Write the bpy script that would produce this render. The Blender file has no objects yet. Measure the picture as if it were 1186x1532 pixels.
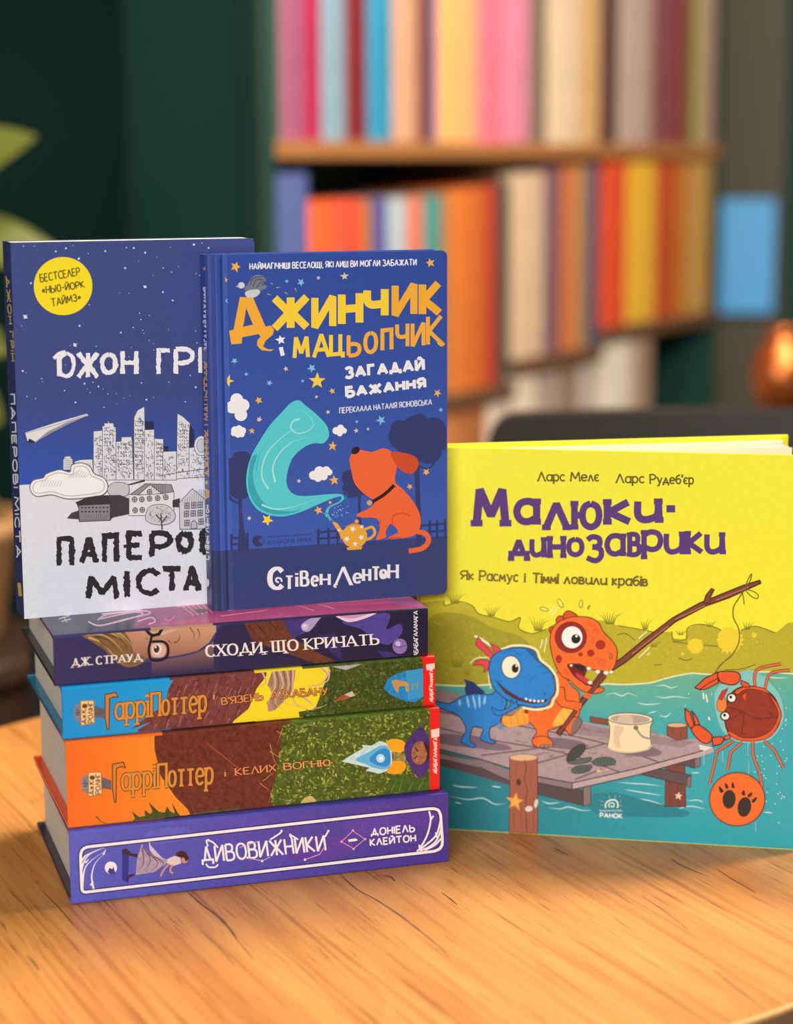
import bpy, bmesh, math, random
from mathutils import Vector, Matrix
from mathutils.geometry import tessellate_polygon
random.seed(7)
C = bpy.context.scene.collection

# ------------------------------------------------------------------ camera
F_PX, PITCH, ROLL, CAM_H = 2998.87, 0.173399, -0.004582, 0.391784
W_PX, H_PX = 1186.0, 1532.0
cam_data = bpy.data.cameras.new('camera')
cam = bpy.data.objects.new('camera', cam_data)
C.objects.link(cam)
cam.location = (0, 0, CAM_H)
CAM_R = Matrix.Rotation(math.pi/2 - PITCH, 3, 'X') @ Matrix.Rotation(ROLL, 3, 'Z')
cam.rotation_euler = CAM_R.to_euler()
cam_data.sensor_fit = 'VERTICAL'
cam_data.sensor_height = 36
cam_data.lens = 36*F_PX/H_PX
cam_data.clip_start = 0.02
cam_data.dof.use_dof = True
cam_data.dof.focus_distance = 1.108
cam_data.dof.aperture_fstop = cam_data.lens/17.5
bpy.context.scene.camera = cam

# ------------------------------------------------------------------ world, lights, exposure
sc = bpy.context.scene
sc.view_settings.view_transform = 'Standard'
sc.view_settings.look = 'None'
sc.view_settings.gamma = 1
sc.view_settings.use_curve_mapping = False
sc.view_settings.exposure = 0.0
world = bpy.data.worlds.new('room_air'); sc.world = world
world.use_nodes = True
world.node_tree.nodes['Background'].inputs[0].default_value = (1.0, 0.93, 0.85, 1)
world.node_tree.nodes['Background'].inputs[1].default_value = 0.30

def area(name, loc, target, sx, sy, watts, col):
    d = bpy.data.lights.new(name, 'AREA'); d.shape = 'RECTANGLE'; d.size = sx; d.size_y = sy
    d.energy = watts; d.color = col
    o = bpy.data.objects.new(name, d); C.objects.link(o); o.location = loc
    o.rotation_euler = (Vector(target)-Vector(loc)).to_track_quat('-Z', 'Y').to_euler()
    return o
area('window_daylight', (-0.7, -1.95, 1.75), (0, 1.1, 0.12), 2.8, 1.7, 186, (1.0, 0.95, 0.90))
area('ceiling_lamp_light', (0.25, 1.75, 1.95), (0.05, 1.1, 0.0), 0.6, 0.4, 46, (1.0, 0.89, 0.75))
area('shelf_fill_light', (1.45, 1.75, 1.45), (0.25, 3.1, 0.2), 1.0, 0.4, 62, (1.0, 0.86, 0.70))  # added fill that brightens the bookcase rows, not a lamp of the room

# ------------------------------------------------------------------ materials
def lin(c):
    return tuple(((v/255)/12.92 if v/255 <= 0.04045 else ((v/255+0.055)/1.055)**2.4) for v in c[:3])

def principled(name, col=(200, 200, 200), rough=0.5, metal=0.0, spec=0.5):
    m = bpy.data.materials.new(name); m.use_nodes = True
    b = m.node_tree.nodes['Principled BSDF']
    b.inputs['Base Color'].default_value = (*lin(col), 1)
    b.inputs['Roughness'].default_value = rough
    b.inputs['Metallic'].default_value = metal
    b.inputs['Specular IOR Level'].default_value = spec
    return m

def noisy(name, c1, c2, scale=8.0, rough=0.5, stretch=(1, 1, 1), bump=0.0, detail=4.0, spec=0.5, metal=0.0):
    m = principled(name, c1, rough, metal, spec)
    nt = m.node_tree; N = nt.nodes; L = nt.links; b = N['Principled BSDF']
    tc = N.new('ShaderNodeTexCoord'); mp = N.new('ShaderNodeMapping'); mp.inputs['Scale'].default_value = stretch
    no = N.new('ShaderNodeTexNoise'); no.inputs['Scale'].default_value = scale; no.inputs['Detail'].default_value = detail
    mx = N.new('ShaderNodeMix'); mx.data_type = 'RGBA'
    mx.inputs['A'].default_value = (*lin(c1), 1); mx.inputs['B'].default_value = (*lin(c2), 1)
    L.new(tc.outputs['Object'], mp.inputs['Vector']); L.new(mp.outputs['Vector'], no.inputs['Vector'])
    L.new(no.outputs['Fac'], mx.inputs['Factor']); L.new(mx.outputs['Result'], b.inputs['Base Color'])
    if bump:
        bp = N.new('ShaderNodeBump'); bp.inputs['Strength'].default_value = bump; bp.inputs['Distance'].default_value = 0.001
        L.new(no.outputs['Fac'], bp.inputs['Height']); L.new(bp.outputs['Normal'], b.inputs['Normal'])
    return m

def print_material(name, rough, spec=0.4, scale=330.0):
    """Printed board: colour from the 'ink' attribute, its alpha says how mottled the print is."""
    m = principled(name, (200, 200, 200), rough, 0, spec)
    nt = m.node_tree; N = nt.nodes; L = nt.links; b = N['Principled BSDF']
    at = N.new('ShaderNodeAttribute'); at.attribute_name = 'ink'
    tc = N.new('ShaderNodeTexCoord')
    no = N.new('ShaderNodeTexNoise'); no.inputs['Scale'].default_value = scale; no.inputs['Detail'].default_value = 5
    no.inputs['Roughness'].default_value = 0.65
    mr = N.new('ShaderNodeMapRange'); mr.inputs['From Min'].default_value = 0.3; mr.inputs['From Max'].default_value = 0.7
    mr.inputs['To Min'].default_value = -1; mr.inputs['To Max'].default_value = 1
    mu = N.new('ShaderNodeMath'); mu.operation = 'MULTIPLY_ADD'; mu.inputs[2].default_value = 1.0
    vm = N.new('ShaderNodeVectorMath'); vm.operation = 'SCALE'
    L.new(tc.outputs['Object'], no.inputs['Vector']); L.new(no.outputs['Fac'], mr.inputs['Value'])
    L.new(mr.outputs['Result'], mu.inputs[0]); L.new(at.outputs['Alpha'], mu.inputs[1])
    L.new(at.outputs['Color'], vm.inputs[0]); L.new(mu.outputs[0], vm.inputs['Scale'])
    L.new(vm.outputs['Vector'], b.inputs['Base Color'])
    return m

def pages_material(name, col, axis):
    m = principled(name, col, 0.8, 0, 0.2)
    nt = m.node_tree; N = nt.nodes; L = nt.links; b = N['Principled BSDF']
    tc = N.new('ShaderNodeTexCoord'); mp = N.new('ShaderNodeMapping')
    s = [6, 6, 6]; s[axis] = 1500; mp.inputs['Scale'].default_value = s
    no = N.new('ShaderNodeTexNoise'); no.inputs['Scale'].default_value = 1.0; no.inputs['Detail'].default_value = 3
    mx = N.new('ShaderNodeMix'); mx.data_type = 'RGBA'
    mx.inputs['A'].default_value = (*lin([v*0.80 for v in col]), 1); mx.inputs['B'].default_value = (*lin([min(255, v*1.06) for v in col]), 1)
    L.new(tc.outputs['Object'], mp.inputs['Vector']); L.new(mp.outputs['Vector'], no.inputs['Vector'])
    L.new(no.outputs['Fac'], mx.inputs['Factor']); L.new(mx.outputs['Result'], b.inputs['Base Color'])
    return m

M_PRINT = print_material('printed_cover', 0.42)
M_GLOSS = print_material('laminated_cover', 0.30)
M_MATTE = print_material('matte_cover', 0.60, 0.3)
M_PAGES_Z = pages_material('paper_edges_lying', (214, 207, 194), 2)
M_PAGES_Y = pages_material('paper_edges_standing', (240, 230, 205), 1)
M_BOARD = principled('grey_board', (70, 62, 66), 0.6)
M_GREEN = noisy('dark_green_paint', (26, 68, 60), (19, 55, 49), 3.0, 0.75, spec=0.2)
M_GREEN2 = noisy('dark_green_trim', (34, 62, 54), (26, 52, 46), 3.0, 0.5)
M_TAUPE = noisy('taupe_paint', (80, 74, 58), (70, 64, 51), 3.0, 0.7)
M_FLOOR = noisy('dark_floor_boards', (72, 48, 32), (46, 31, 22), 5.0, 0.5, (1, 8, 1))
M_CEIL = noisy('ceiling_paint', (96, 92, 86), (86, 82, 77), 2.0, 0.8)
M_SHELF_D = noisy('darker_oak_shelf_board', (112, 80, 56), (88, 62, 44), 9.0, 0.5, (1, 10, 10))  # oak in a darker tone for the middle and lower boards and dividers
M_SHELF = noisy('oak_shelf_board', (176, 120, 70), (140, 92, 50), 9.0, 0.5, (1, 10, 10))
M_BLACK = noisy('black_metal', (26, 24, 23), (36, 33, 31), 30.0, 0.45)
M_LEATHER = noisy('black_leather', (30, 26, 24), (42, 36, 33), 60.0, 0.5, bump=0.2)
M_LEAF = noisy('olive_green_leaf', (150, 154, 66), (116, 128, 50), 14.0, 0.4)
M_STEM = noisy('plant_stem', (96, 92, 50), (72, 66, 38), 20.0, 0.6)
M_POT = noisy('terracotta_glaze', (196, 150, 100), (172, 122, 76), 12.0, 0.5)
M_SOIL = noisy('potting_soil', (50, 36, 26), (30, 22, 16), 60.0, 0.9)
M_DWOOD = noisy('dark_walnut', (70, 46, 32), (48, 31, 22), 10.0, 0.5, (1, 8, 8))
M_COPPER = noisy('copper_sheet', (205, 120, 62), (180, 96, 46), 20.0, 0.32, metal=0.85)
M_PAPER = principled('plain_paper_edges', (226, 214, 192), 0.85, 0, 0.2)

def table_material():
    m = principled('golden_oak_laminate', (214, 150, 88), 0.38, 0, 0.45)
    nt = m.node_tree; N = nt.nodes; L = nt.links; b = N['Principled BSDF']
    tc = N.new('ShaderNodeTexCoord'); ro = N.new('ShaderNodeMapping')
    ro.inputs['Rotation'].default_value = (0, 0, math.radians(63.5))       # grain runs away to the left
    L.new(tc.outputs['Object'], ro.inputs['Vector'])
    def noise(scale, st, det, dist=0.0):
        mp = N.new('ShaderNodeMapping'); mp.inputs['Scale'].default_value = st
        no = N.new('ShaderNodeTexNoise'); no.inputs['Scale'].default_value = scale; no.inputs['Detail'].default_value = det
        no.inputs['Distortion'].default_value = dist
        L.new(ro.outputs['Vector'], mp.inputs['Vector']); L.new(mp.outputs['Vector'], no.inputs['Vector'])
        return no.outputs['Fac']
    def ramp(fac, stops):
        r = N.new('ShaderNodeValToRGB'); e = r.color_ramp.elements
        while len(e) < len(stops): e.new(0.5)
        for q, (p, c) in zip(e, stops):
            q.position = p; q.color = (*lin(c), 1)
        L.new(fac, r.inputs['Fac']); return r.outputs['Color']
    def mult(a, bb, f):
        x = N.new('ShaderNodeMix'); x.data_type = 'RGBA'; x.blend_type = 'MULTIPLY'; x.inputs['Factor'].default_value = f
        L.new(a, x.inputs['A']); L.new(bb, x.inputs['B']); return x.outputs['Result']
    base = ramp(noise(1.0, (2.2, 17, 1), 3), [(0.30, (190, 123, 61)), (0.45, (210, 146, 78)), (0.56, (220, 158, 87)), (0.72, (198, 132, 68))])
    fine = ramp(noise(1.0, (6, 260, 1), 6, 0.3), [(0.30, (196, 166, 136)), (0.47, (246, 238, 228)), (0.7, (255, 255, 255))])
    mid = ramp(noise(1.0, (3.6, 120, 1), 5, 0.4), [(0.26, (196, 164, 130)), (0.38, (250, 242, 232)), (0.8, (255, 255, 255))])
    pores = ramp(noise(1.0, (26, 620, 1), 3), [(0.30, (140, 105, 76)), (0.39, (255, 255, 255))])
    c = mult(mult(mult(base, fine, 0.75), mid, 0.7), pores, 0.6)
    L.new(c, b.inputs['Base Color'])
    bp = N.new('ShaderNodeBump'); bp.inputs['Strength'].default_value = 0.12; bp.inputs['Distance'].default_value = 0.0006
    L.new(noise(1.0, (9, 230, 1), 6, 0.6), bp.inputs['Height']); L.new(bp.outputs['Normal'], b.inputs['Normal'])
    return m
M_TABLE = table_material()
M_EDGE_L = principled('edge_bead_highlight', (226, 172, 104), 0.4)  # highlight along the table's bevel, put into the bead's paler colour
M_EDGE_D = noisy('brown_edge_band', (150, 112, 80), (128, 94, 66), 40.0, 0.5)

# ------------------------------------------------------------------ object helpers
def tag(o, label=None, cat=None, group=None, kind=None):
    if label: o['label'] = label
    if cat: o['category'] = cat
    if group: o['group'] = group
    if kind: o['kind'] = kind
    return o

def empty(name, loc, rz=0.0):
    o = bpy.data.objects.new(name, None); C.objects.link(o)
    o.location = loc; o.rotation_euler = (0, 0, rz); o.empty_display_size = 0.02
    return o

def link(name, bm, mats, parent=None, smooth=False, keep=False):
    me = bpy.data.meshes.new(name)
    if not keep: bmesh.ops.recalc_face_normals(bm, faces=bm.faces)
    bm.to_mesh(me); bm.free()
    for m in (mats if isinstance(mats, (list, tuple)) else [mats]): me.materials.append(m)
    o = bpy.data.objects.new(name, me); C.objects.link(o)
    if parent: o.parent = parent
    if smooth:
        for p in me.polygons: p.use_smooth = True
    return o

def add_box(bm, x0, x1, y0, y1, z0, z1, bev=0.0, seg=2):
    v = [bm.verts.new(p) for p in [(x0, y0, z0), (x1, y0, z0), (x1, y1, z0), (x0, y1, z0), (x0, y0, z1), (x1, y0, z1), (x1, y1, z1), (x0, y1, z1)]]
    fs = [bm.faces.new([v[i] for i in q]) for q in [(3, 2, 1, 0), (4, 5, 6, 7), (0, 1, 5, 4), (1, 2, 6, 5), (2, 3, 7, 6), (3, 0, 4, 7)]]
    if bev:
        es = {e for f in fs for e in f.edges}
        bmesh.ops.bevel(bm, geom=list(es), offset=bev, segments=seg, profile=0.5, affect='EDGES')

def box_obj(name, dims, mat, parent=None, bev=0.0):
    bm = bmesh.new(); add_box(bm, *dims, bev=bev)
    return link(name, bm, mat, parent)

def add_lathe(bm, prof, seg=48, cx=0, cy=0):
    rings = []
    for r, z in prof:
        rings.append([bm.verts.new((cx+r*math.cos(2*math.pi*k/seg), cy+r*math.sin(2*math.pi*k/seg), z)) for k in range(seg)])
    for a, b in zip(rings, rings[1:]):
        for k in range(seg):
            bm.faces.new((a[k], a[(k+1) % seg], b[(k+1) % seg], b[k]))
    if prof[0][0] > 1e-6: bm.faces.new(list(reversed(rings[0])))
    if prof[-1][0] > 1e-6: bm.faces.new(rings[-1])
    bmesh.ops.remove_doubles(bm, verts=bm.verts, dist=1e-7)

def add_tube(bm, pts, r, seg=10):
    pts = [Vector(p) for p in pts]; rings = []
    for i, p in enumerate(pts):
        d = (pts[min(i+1, len(pts)-1)]-pts[max(i-1, 0)]).normalized()
        a = d.orthogonal().normalized(); b = d.cross(a)
        if rings:                                      # keep the frame from twisting
            ref = (rings[-1][0].co-pts[i-1]); a = (ref-d*ref.dot(d)).normalized(); b = d.cross(a)
        rr = r[i] if isinstance(r, (list, tuple)) else r
        rings.append([bm.verts.new(p+a*rr*math.cos(2*math.pi*k/seg)+b*rr*math.sin(2*math.pi*k/seg)) for k in range(seg)])
    for a, b in zip(rings, rings[1:]):
        for k in range(seg): bm.faces.new((a[k], a[(k+1) % seg], b[(k+1) % seg], b[k]))
    bm.faces.new(list(reversed(rings[0]))); bm.faces.new(rings[-1])

# ------------------------------------------------------------------ reading positions off the photograph
def ray(px, py):
    return CAM_R @ Vector(((px-W_PX/2)/F_PX, -(py-H_PX/2)/F_PX, -1.0))
def on_plane(px, py, o, n):
    d = ray(px, py); p0 = Vector((0, 0, CAM_H))
    return p0 + d*((Vector(o)-p0).dot(n)/d.dot(n))

# views: origin and scale of the enlargements the artwork was measured in
VIEW = {'P': (0, 0, 1.0), 'A1': (0, 330, 400/1186), 'A2': (0, 600, 400/1186), 'A3': (290, 350, 400/1186), 'A4': (290, 620, 400/1186),
        'A5': (20, 890, 340/1186), 'A6': (340, 890, 340/1186), 'A7': (30, 1110, 330/1186), 'A8': (340, 1080, 350/1186),
        'B1': (640, 630, 546/1186), 'B2': (640, 860, 280/1186), 'B3': (900, 860, 286/1186), 'B4': (640, 1060, 280/1186), 'B5': (900, 1060, 286/1186)}

def pth(s):
    return [tuple(float(v) for v in q.split(',')) for q in s.split()] if isinstance(s, str) else list(s)

def catmull(pts, closed, n=6):
    out = []; m = len(pts)
    for i in range(m if closed else m-1):
        if closed: p0, p1, p2, p3 = pts[(i-1) % m], pts[i], pts[(i+1) % m], pts[(i+2) % m]
        else: p0, p1, p2, p3 = pts[max(i-1, 0)], pts[i], pts[i+1], pts[min(i+2, m-1)]
        for k in range(n):
            t = k/n
            out.append(tuple(0.5*((2*p1[j])+(-p0[j]+p2[j])*t+(2*p0[j]-5*p1[j]+4*p2[j]-p3[j])*t*t+(-p0[j]+3*p1[j]-3*p2[j]+p3[j])*t**3) for j in (0, 1)))
    if not closed: out.append(pts[-1])
    return out

# ------------------------------------------------------------------ letters drawn as pen strokes (unit box, y up); '~' = curved stroke
UP = {
 'А': '0,0 .4,1 .8,0|.14,.33 .66,.33', 'Б': '.62,1 .05,1 .05,0|~.05,.56 .4,.56 .66,.44 .66,.14 .4,0 .05,0',
 'В': '.05,0 .05,1|~.05,1 .4,1 .58,.88 .56,.64 .38,.54 .05,.54|~.05,.54 .42,.54 .66,.42 .66,.12 .42,0 .05,0', 'Г': '.05,0 .05,1 .6,1',
 'Д': '.2,.16 .42,1 .66,.16|0,-.12 .02,.16 .86,.16 .88,-.12', 'Е': '.6,1 .05,1 .05,0 .62,0|.05,.52 .52,.52',
 'Ж': '.5,0 .5,1|0,1 .46,.5 0,0|1,1 .54,.5 1,0', 'З': '~.04,.86 .2,1 .44,1 .58,.86 .54,.62 .3,.53|~.3,.53 .58,.46 .64,.24 .5,.02 .2,0 0,.14',
 'И': '.05,1 .05,0 .7,1 .7,0', 'Й': '.05,1 .05,0 .7,1 .7,0|~.2,1.22 .38,1.1 .56,1.22', 'І': '.1,0 .1,1', 'Ї': '.1,0 .1,1',
 'К': '.05,0 .05,1|.64,1 .1,.48 .68,0', 'Л': '0,0 .34,1 .7,0', 'М': '0,0 .1,1 .46,.22 .82,1 .92,0', 'Н': '.05,0 .05,1|.68,0 .68,1|.05,.5 .68,.5',
 'О': '~.4,1 .12,.86 .02,.5 .12,.14 .4,0 .68,.14 .78,.5 .68,.86 .4,1', 'П': '.05,0 .05,1 .68,1 .68,0',
 'Р': '.05,0 .05,1|~.05,1 .42,1 .64,.86 .64,.6 .42,.45 .05,.45', 'С': '~.68,.84 .5,1 .28,.98 .08,.8 .02,.5 .08,.2 .28,.02 .52,.01 .68,.16',
 'Т': '.38,0 .38,1|0,1 .76,1', 'У': '0,1 .36,.36|~.7,1 .36,.3 .2,.02 .02,.02', 'Х': '0,1 .68,0|.68,1 0,0', 'Ц': '.05,1 .05,0 .66,0 .66,1|.66,0 .82,0 .82,-.2',
 'Ч': '~.05,1 .06,.6 .22,.44 .62,.46|.64,1 .64,0', 'Ш': '.05,1 .05,0 .95,0 .95,1|.5,0 .5,1', 'Щ': '.05,1 .05,0 .95,0 .95,1|.5,0 .5,1|.95,0 1.1,0 1.1,-.2',
 'Ь': '.05,1 .05,0|~.05,.55 .4,.55 .62,.42 .62,.14 .4,0 .05,0', 'Ю': '.05,0 .05,1|.05,.5 .34,.5|~.64,1 .42,.86 .34,.5 .42,.14 .64,0 .86,.14 .94,.5 .86,.86 .64,1',
 'Я': '.62,0 .62,1|~.62,1 .24,1 .04,.86 .04,.62 .24,.48 .62,.48|.36,.48 .02,0', 'Є': '~.66,.84 .46,1 .24,.96 .06,.78 .02,.5 .06,.22 .24,.04 .48,0 .66,.14|.05,.52 .5,.52',
 'Ґ': '.05,0 .05,1 .56,1 .56,1.2', '-': '.04,.48 .42,.48', '.': '.05,0 .05,.06', ',': '.1,.06 .02,-.16', '!': '.05,.3 .05,1|.05,0 .05,.06', "'": '.05,1 .02,.74',
 '«': '.26,.66 .04,.42 .26,.18|.52,.66 .3,.42 .52,.18', '»': '.04,.66 .26,.42 .04,.18|.3,.66 .52,.42 .3,.18', '1': '0,.76 .26,1 .26,0',
}
LOW = {
 'а': '.52,.68 .52,0|~.52,.56 .34,.68 .12,.62 .02,.36 .1,.08 .3,.0 .52,.14', 'б': '~.5,1 .2,.9 .04,.6 .06,.2 .28,0 .5,.12 .54,.4 .34,.58 .08,.44',
 'е': '~.04,.36 .52,.38 .48,.6 .28,.69 .1,.6 .02,.36 .1,.08 .3,0 .52,.1', 'р': '.05,.68 .05,-.3|~.05,.56 .24,.69 .46,.62 .54,.36 .46,.08 .26,0 .05,.12',
 'у': '.02,.68 .28,.06|~.54,.68 .28,.0 .16,-.26 -.02,-.28', 'и': '~.05,.68 .05,.2 .16,.02 .34,.04 .5,.2 .52,.68|.52,.68 .54,0', 'д': '.1,.1 .28,.68 .46,.1|0,-.14 0,.1 .58,.1 .58,-.14',
 'і': '.06,0 .06,.68|.06,.9 .06,.96', 'ї': '.06,0 .06,.68', "'": '.05,1 .02,.78',
 'з': '~.04,.6 .2,.7 .42,.64 .42,.42 .2,.37|~.2,.37 .46,.3 .48,.06 .3,-.08 .02,.02',
}
def glyph(ch):
    if ch in LOW: s, k = LOW[ch], 1.0
    elif ch in UP: s, k = UP[ch], 1.0
    else: s, k = UP.get(ch.upper(), UP['-']), 0.68
    out = []
    for part in s.split('|'):
        cv = part.startswith('~'); pts = [(x*k*(0.95 if k < 1 else 1), y*k) for x, y in pth(part.lstrip('~'))]
        out.append((catmull(pts, False, 5) if cv else pts, cv))
    return out

_font_cache = {}
def inter(text, bold):
    """Triangles of a line of plain sans lettering, normalised to its own box."""
    key = (text, bold)
    if key in _font_cache: return _font_cache[key]
    cu = bpy.data.curves.new('lettering', 'FONT'); cu.body = text; cu.fill_mode = 'FRONT'; cu.offset = bold; cu.resolution_u = 3
    o = bpy.data.objects.new('lettering', cu); C.objects.link(o)
    dg = bpy.context.evaluated_depsgraph_get(); me = o.evaluated_get(dg).to_mesh()
    me.calc_loop_triangles()
    vs = [(v.co.x, v.co.y) for v in me.vertices]; tr = [tuple(t.vertices) for t in me.loop_triangles]
    bpy.data.objects.remove(o); bpy.data.curves.remove(cu)
    x0, x1 = min(v[0] for v in vs), max(v[0] for v in vs); y0, y1 = min(v[1] for v in vs), max(v[1] for v in vs)
    vs = [((a-x0)/(x1-x0), (b-y0)/(y1-y0)) for a, b in vs]
    _font_cache[key] = (vs, tr); return vs, tr

def clip_poly(p, u0, u1, v0, v1):
    for ax, lim, sg in ((0, u0, 1), (0, u1, -1), (1, v0, 1), (1, v1, -1)):
        q = []
        for i in range(len(p)):
            a, b = p[i-1], p[i]; da, db = (a[ax]-lim)*sg, (b[ax]-lim)*sg
            if (da >= 0) != (db >= 0):
                t = da/(da-db); q.append(tuple(a[j]+(b[j]-a[j])*t for j in range(len(a))))
            if db >= 0: q.append(b)
        p = q
        if not p: return p
    return p

class Art:
    """Print on one face of a book. o, ex, ey: the face's frame in the room; size: (u, v) extent in metres."""
    STEP = 16e-6
    def __init__(s, o, ex, ey, size, view='P', margin=0.0, lim=None):
        s.o, s.ex, s.ey = Vector(o), Vector(ex), Vector(ey); s.n = s.ex.cross(s.ey)
        s.size = size; s.view = view; s.items = []; s.boxes = []; s.rid = 0
        s.lim = lim or (margin, size[0]-margin, margin, size[1]-margin)
    def px(s, p):
        a, b, k = VIEW[s.view]; return (a+p[0]*k, b+p[1]*k)
    def uv(s, q):
        P = on_plane(q[0], q[1], s.o, s.n)-s.o; return (P.dot(s.ex), P.dot(s.ey))
    def tris(s, tl, col, a=0.0):
        """tl: triangles in view pixels -> clipped to the face, laid over whatever they overlap"""
        c = (*lin(col), a) if not callable(col) else None
        polys = []
        for t in tl:
            q = []; lift = (t[3] % 12)*0.08 if len(t) > 3 else 0.0        # strokes of one colour never lie exactly in one plane
            for p in t[:3]:
                uv = s.uv(s.px(p)); cc = c if c else (*lin(col(*p)), a); q.append((*uv, *cc))
            q = clip_poly(q, *s.lim)
            if len(q) > 2: polys.append((q, lift))
        if not polys: return
        bx = (min(v[0] for p, _ in polys for v in p), max(v[0] for p, _ in polys for v in p), min(v[1] for p, _ in polys for v in p), max(v[1] for p, _ in polys for v in p))
        lay = 1 + max([b[4] for b in s.boxes if b[0] < bx[1] and b[1] > bx[0] and b[2] < bx[3] and b[3] > bx[2]], default=0)
        s.boxes.append((*bx, lay)); s.items.append((polys, lay))
    def poly(s, pts, col, smooth=False, a=0.0, line=None, w=0.0):
        p = pth(pts)
        if smooth: p = catmull(p, True, 5)
        t = tessellate_polygon([[Vector((x, y, 0)) for x, y in p]])
        s.tris([[p[i] for i in q] for q in t], col, a)
        if line: s.stroke(p+[p[0]], w, line)
    def ell(s, cx, cy, rx, ry, col, a=0.0, rot=0.0, n=28, line=None, w=0):
        cr, sr = math.cos(math.radians(rot)), math.sin(math.radians(rot)); p = []
        for k in range(n):
            x, y = rx*math.cos(2*math.pi*k/n), ry*math.sin(2*math.pi*k/n); p.append((cx+x*cr-y*sr, cy+x*sr+y*cr))
        s.poly(p, col, False, a, line, w)
    def ribbon(s, p, w, taper=False):
        """a pen stroke as triangles; sharp turns are split and closed with a bevel"""
        for i in range(1, len(p)-1):
            a, b, c = p[i-1], p[i], p[i+1]; d1 = (b[0]-a[0], b[1]-a[1]); d2 = (c[0]-b[0], c[1]-b[1])
            l1 = math.hypot(*d1); l2 = math.hypot(*d2)
            if l1 > 1e-6 and l2 > 1e-6 and d1[0]*d2[0]+d1[1]*d2[1] < -0.25*l1*l2:
                u = w[i] if isinstance(w, list) else w
                sd = 1 if d1[0]*d2[1]-d1[1]*d2[0] < 0 else -1
                q1 = (b[0]-sd*d1[1]/l1*u/2, b[1]+sd*d1[0]/l1*u/2); q2 = (b[0]-sd*d2[1]/l2*u/2, b[1]+sd*d2[0]/l2*u/2)
                wa, wb = (w[:i+1], w[i:]) if isinstance(w, list) else (w, w)
                out = s.ribbon(p[:i+1], wa); s.rid += 1; out.append([b, q1, q2, s.rid])
                return out+s.ribbon(p[i:], wb)
        m = len(p); L, R = [], []; s.rid += 1
        for i in range(m):
            a = p[max(i-1, 0)]; b = p[i]; c = p[min(i+1, m-1)]
            d1 = (b[0]-a[0], b[1]-a[1]); d2 = (c[0]-b[0], c[1]-b[1])
            l1 = math.hypot(*d1) or 1e-9; l2 = math.hypot(*d2) or 1e-9
            if i == 0: d1, l1 = d2, l2
            if i == m-1: d2, l2 = d1, l1
            n1 = (-d1[1]/l1, d1[0]/l1); n2 = (-d2[1]/l2, d2[0]/l2)
            nx, ny = n1[0]+n2[0], n1[1]+n2[1]; ln = math.hypot(nx, ny) or 1e-9; nx /= ln; ny /= ln
            k = min(1/max(0.35, nx*n1[0]+ny*n1[1]), 2.2)
            ww = (w[i] if isinstance(w, list) else w)/2*k
            if taper: ww *= max(0.12, 1-i/(m-1)) if taper == 1 else max(0.15, 1-abs(2*i/(m-1)-1)**2)
            L.append((b[0]+nx*ww, b[1]+ny*ww)); R.append((b[0]-nx*ww, b[1]-ny*ww))
        out = []
        for i in range(m-1): out += [[L[i], R[i], R[i+1], s.rid], [L[i], R[i+1], L[i+1], s.rid]]
        return out
    def stroke(s, pts, w, col, smooth=False, taper=False, a=0.0):
        p = pth(pts)
        if smooth: p = catmull(p, False, 6)
        s.tris(s.ribbon(p, w, taper), col, a)
    def strokes(s, lst, w, col, smooth=False, taper=False):
        t = []
        for q in lst:
            p = pth(q)
            if smooth: p = catmull(p, False, 5)
            t += s.ribbon(p, w, taper)
        s.tris(t, col)
    def star(s, cx, cy, r, col, rot=None, inner=0.42, n=5):
        rot = random.uniform(0, 72) if rot is None else rot; p = []
        for k in range(2*n):
            q = r*(1 if k % 2 == 0 else inner)*(random.uniform(.85, 1.15) if k % 2 == 0 else 1); t = math.radians(rot-90+k*180/n)
            p.append((cx+q*math.cos(t), cy+q*math.sin(t)))
        t = [[(cx, cy), p[k], p[(k+1) % (2*n)]] for k in range(2*n)]
        s.tris(t, col)
    def sans(s, text, bl, br, tl, tr, col, bold=0.02, plate=None):
        vs, ti = inter(text, bold)
        f = lambda x, y: tuple(bl[j]*(1-x)*(1-y)+br[j]*x*(1-y)+tl[j]*(1-x)*y+tr[j]*x*y for j in (0, 1))
        s.tris([[f(*vs[i]) for i in t] for t in ti], col)
    def pen(s, text, bl, br, tl, tr, w, col, rough=0.0, serif=0.0, contrast=0.0, gap=0.22, edge=None, ew=0.0, bounce=0.0):
        """hand lettering fitted into a box given by its four corners (baseline and cap line)"""
        x = 0.0; gl = []
        for ch in text:
            if ch == ' ': x += 0.42; continue
            g = glyph(ch); xs = [q[0] for p, _ in g for q in p]; x0, x1 = min(xs), max(xs)
            dy = random.uniform(-bounce, bounce)
            gl.append([([(q[0]-x0+x, q[1]+dy) for q in p], cv) for p, cv in g]); x += x1-x0+gap
        tot = x-gap
        if tot < 0.02:                                  # a lone upright stroke stands in the middle of its box
            tot = 1.0; gl = [[([(q[0]+0.5, q[1]) for q in p], cv) for p, cv in g] for g in gl]
        f = lambda q: tuple(bl[j]*(1-q[0]/tot)*(1-q[1])+br[j]*q[0]/tot*(1-q[1])+tl[j]*(1-q[0]/tot)*q[1]+tr[j]*q[0]/tot*q[1] for j in (0, 1))
        hh = math.hypot(tl[0]-bl[0], tl[1]-bl[1]); tr_ = []; te = []; up = ((tl[0]-bl[0])/hh, (tl[1]-bl[1])/hh)
        bd = math.hypot(br[0]-bl[0], br[1]-bl[1]); bs = ((br[0]-bl[0])/bd, (br[1]-bl[1])/bd)
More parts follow.
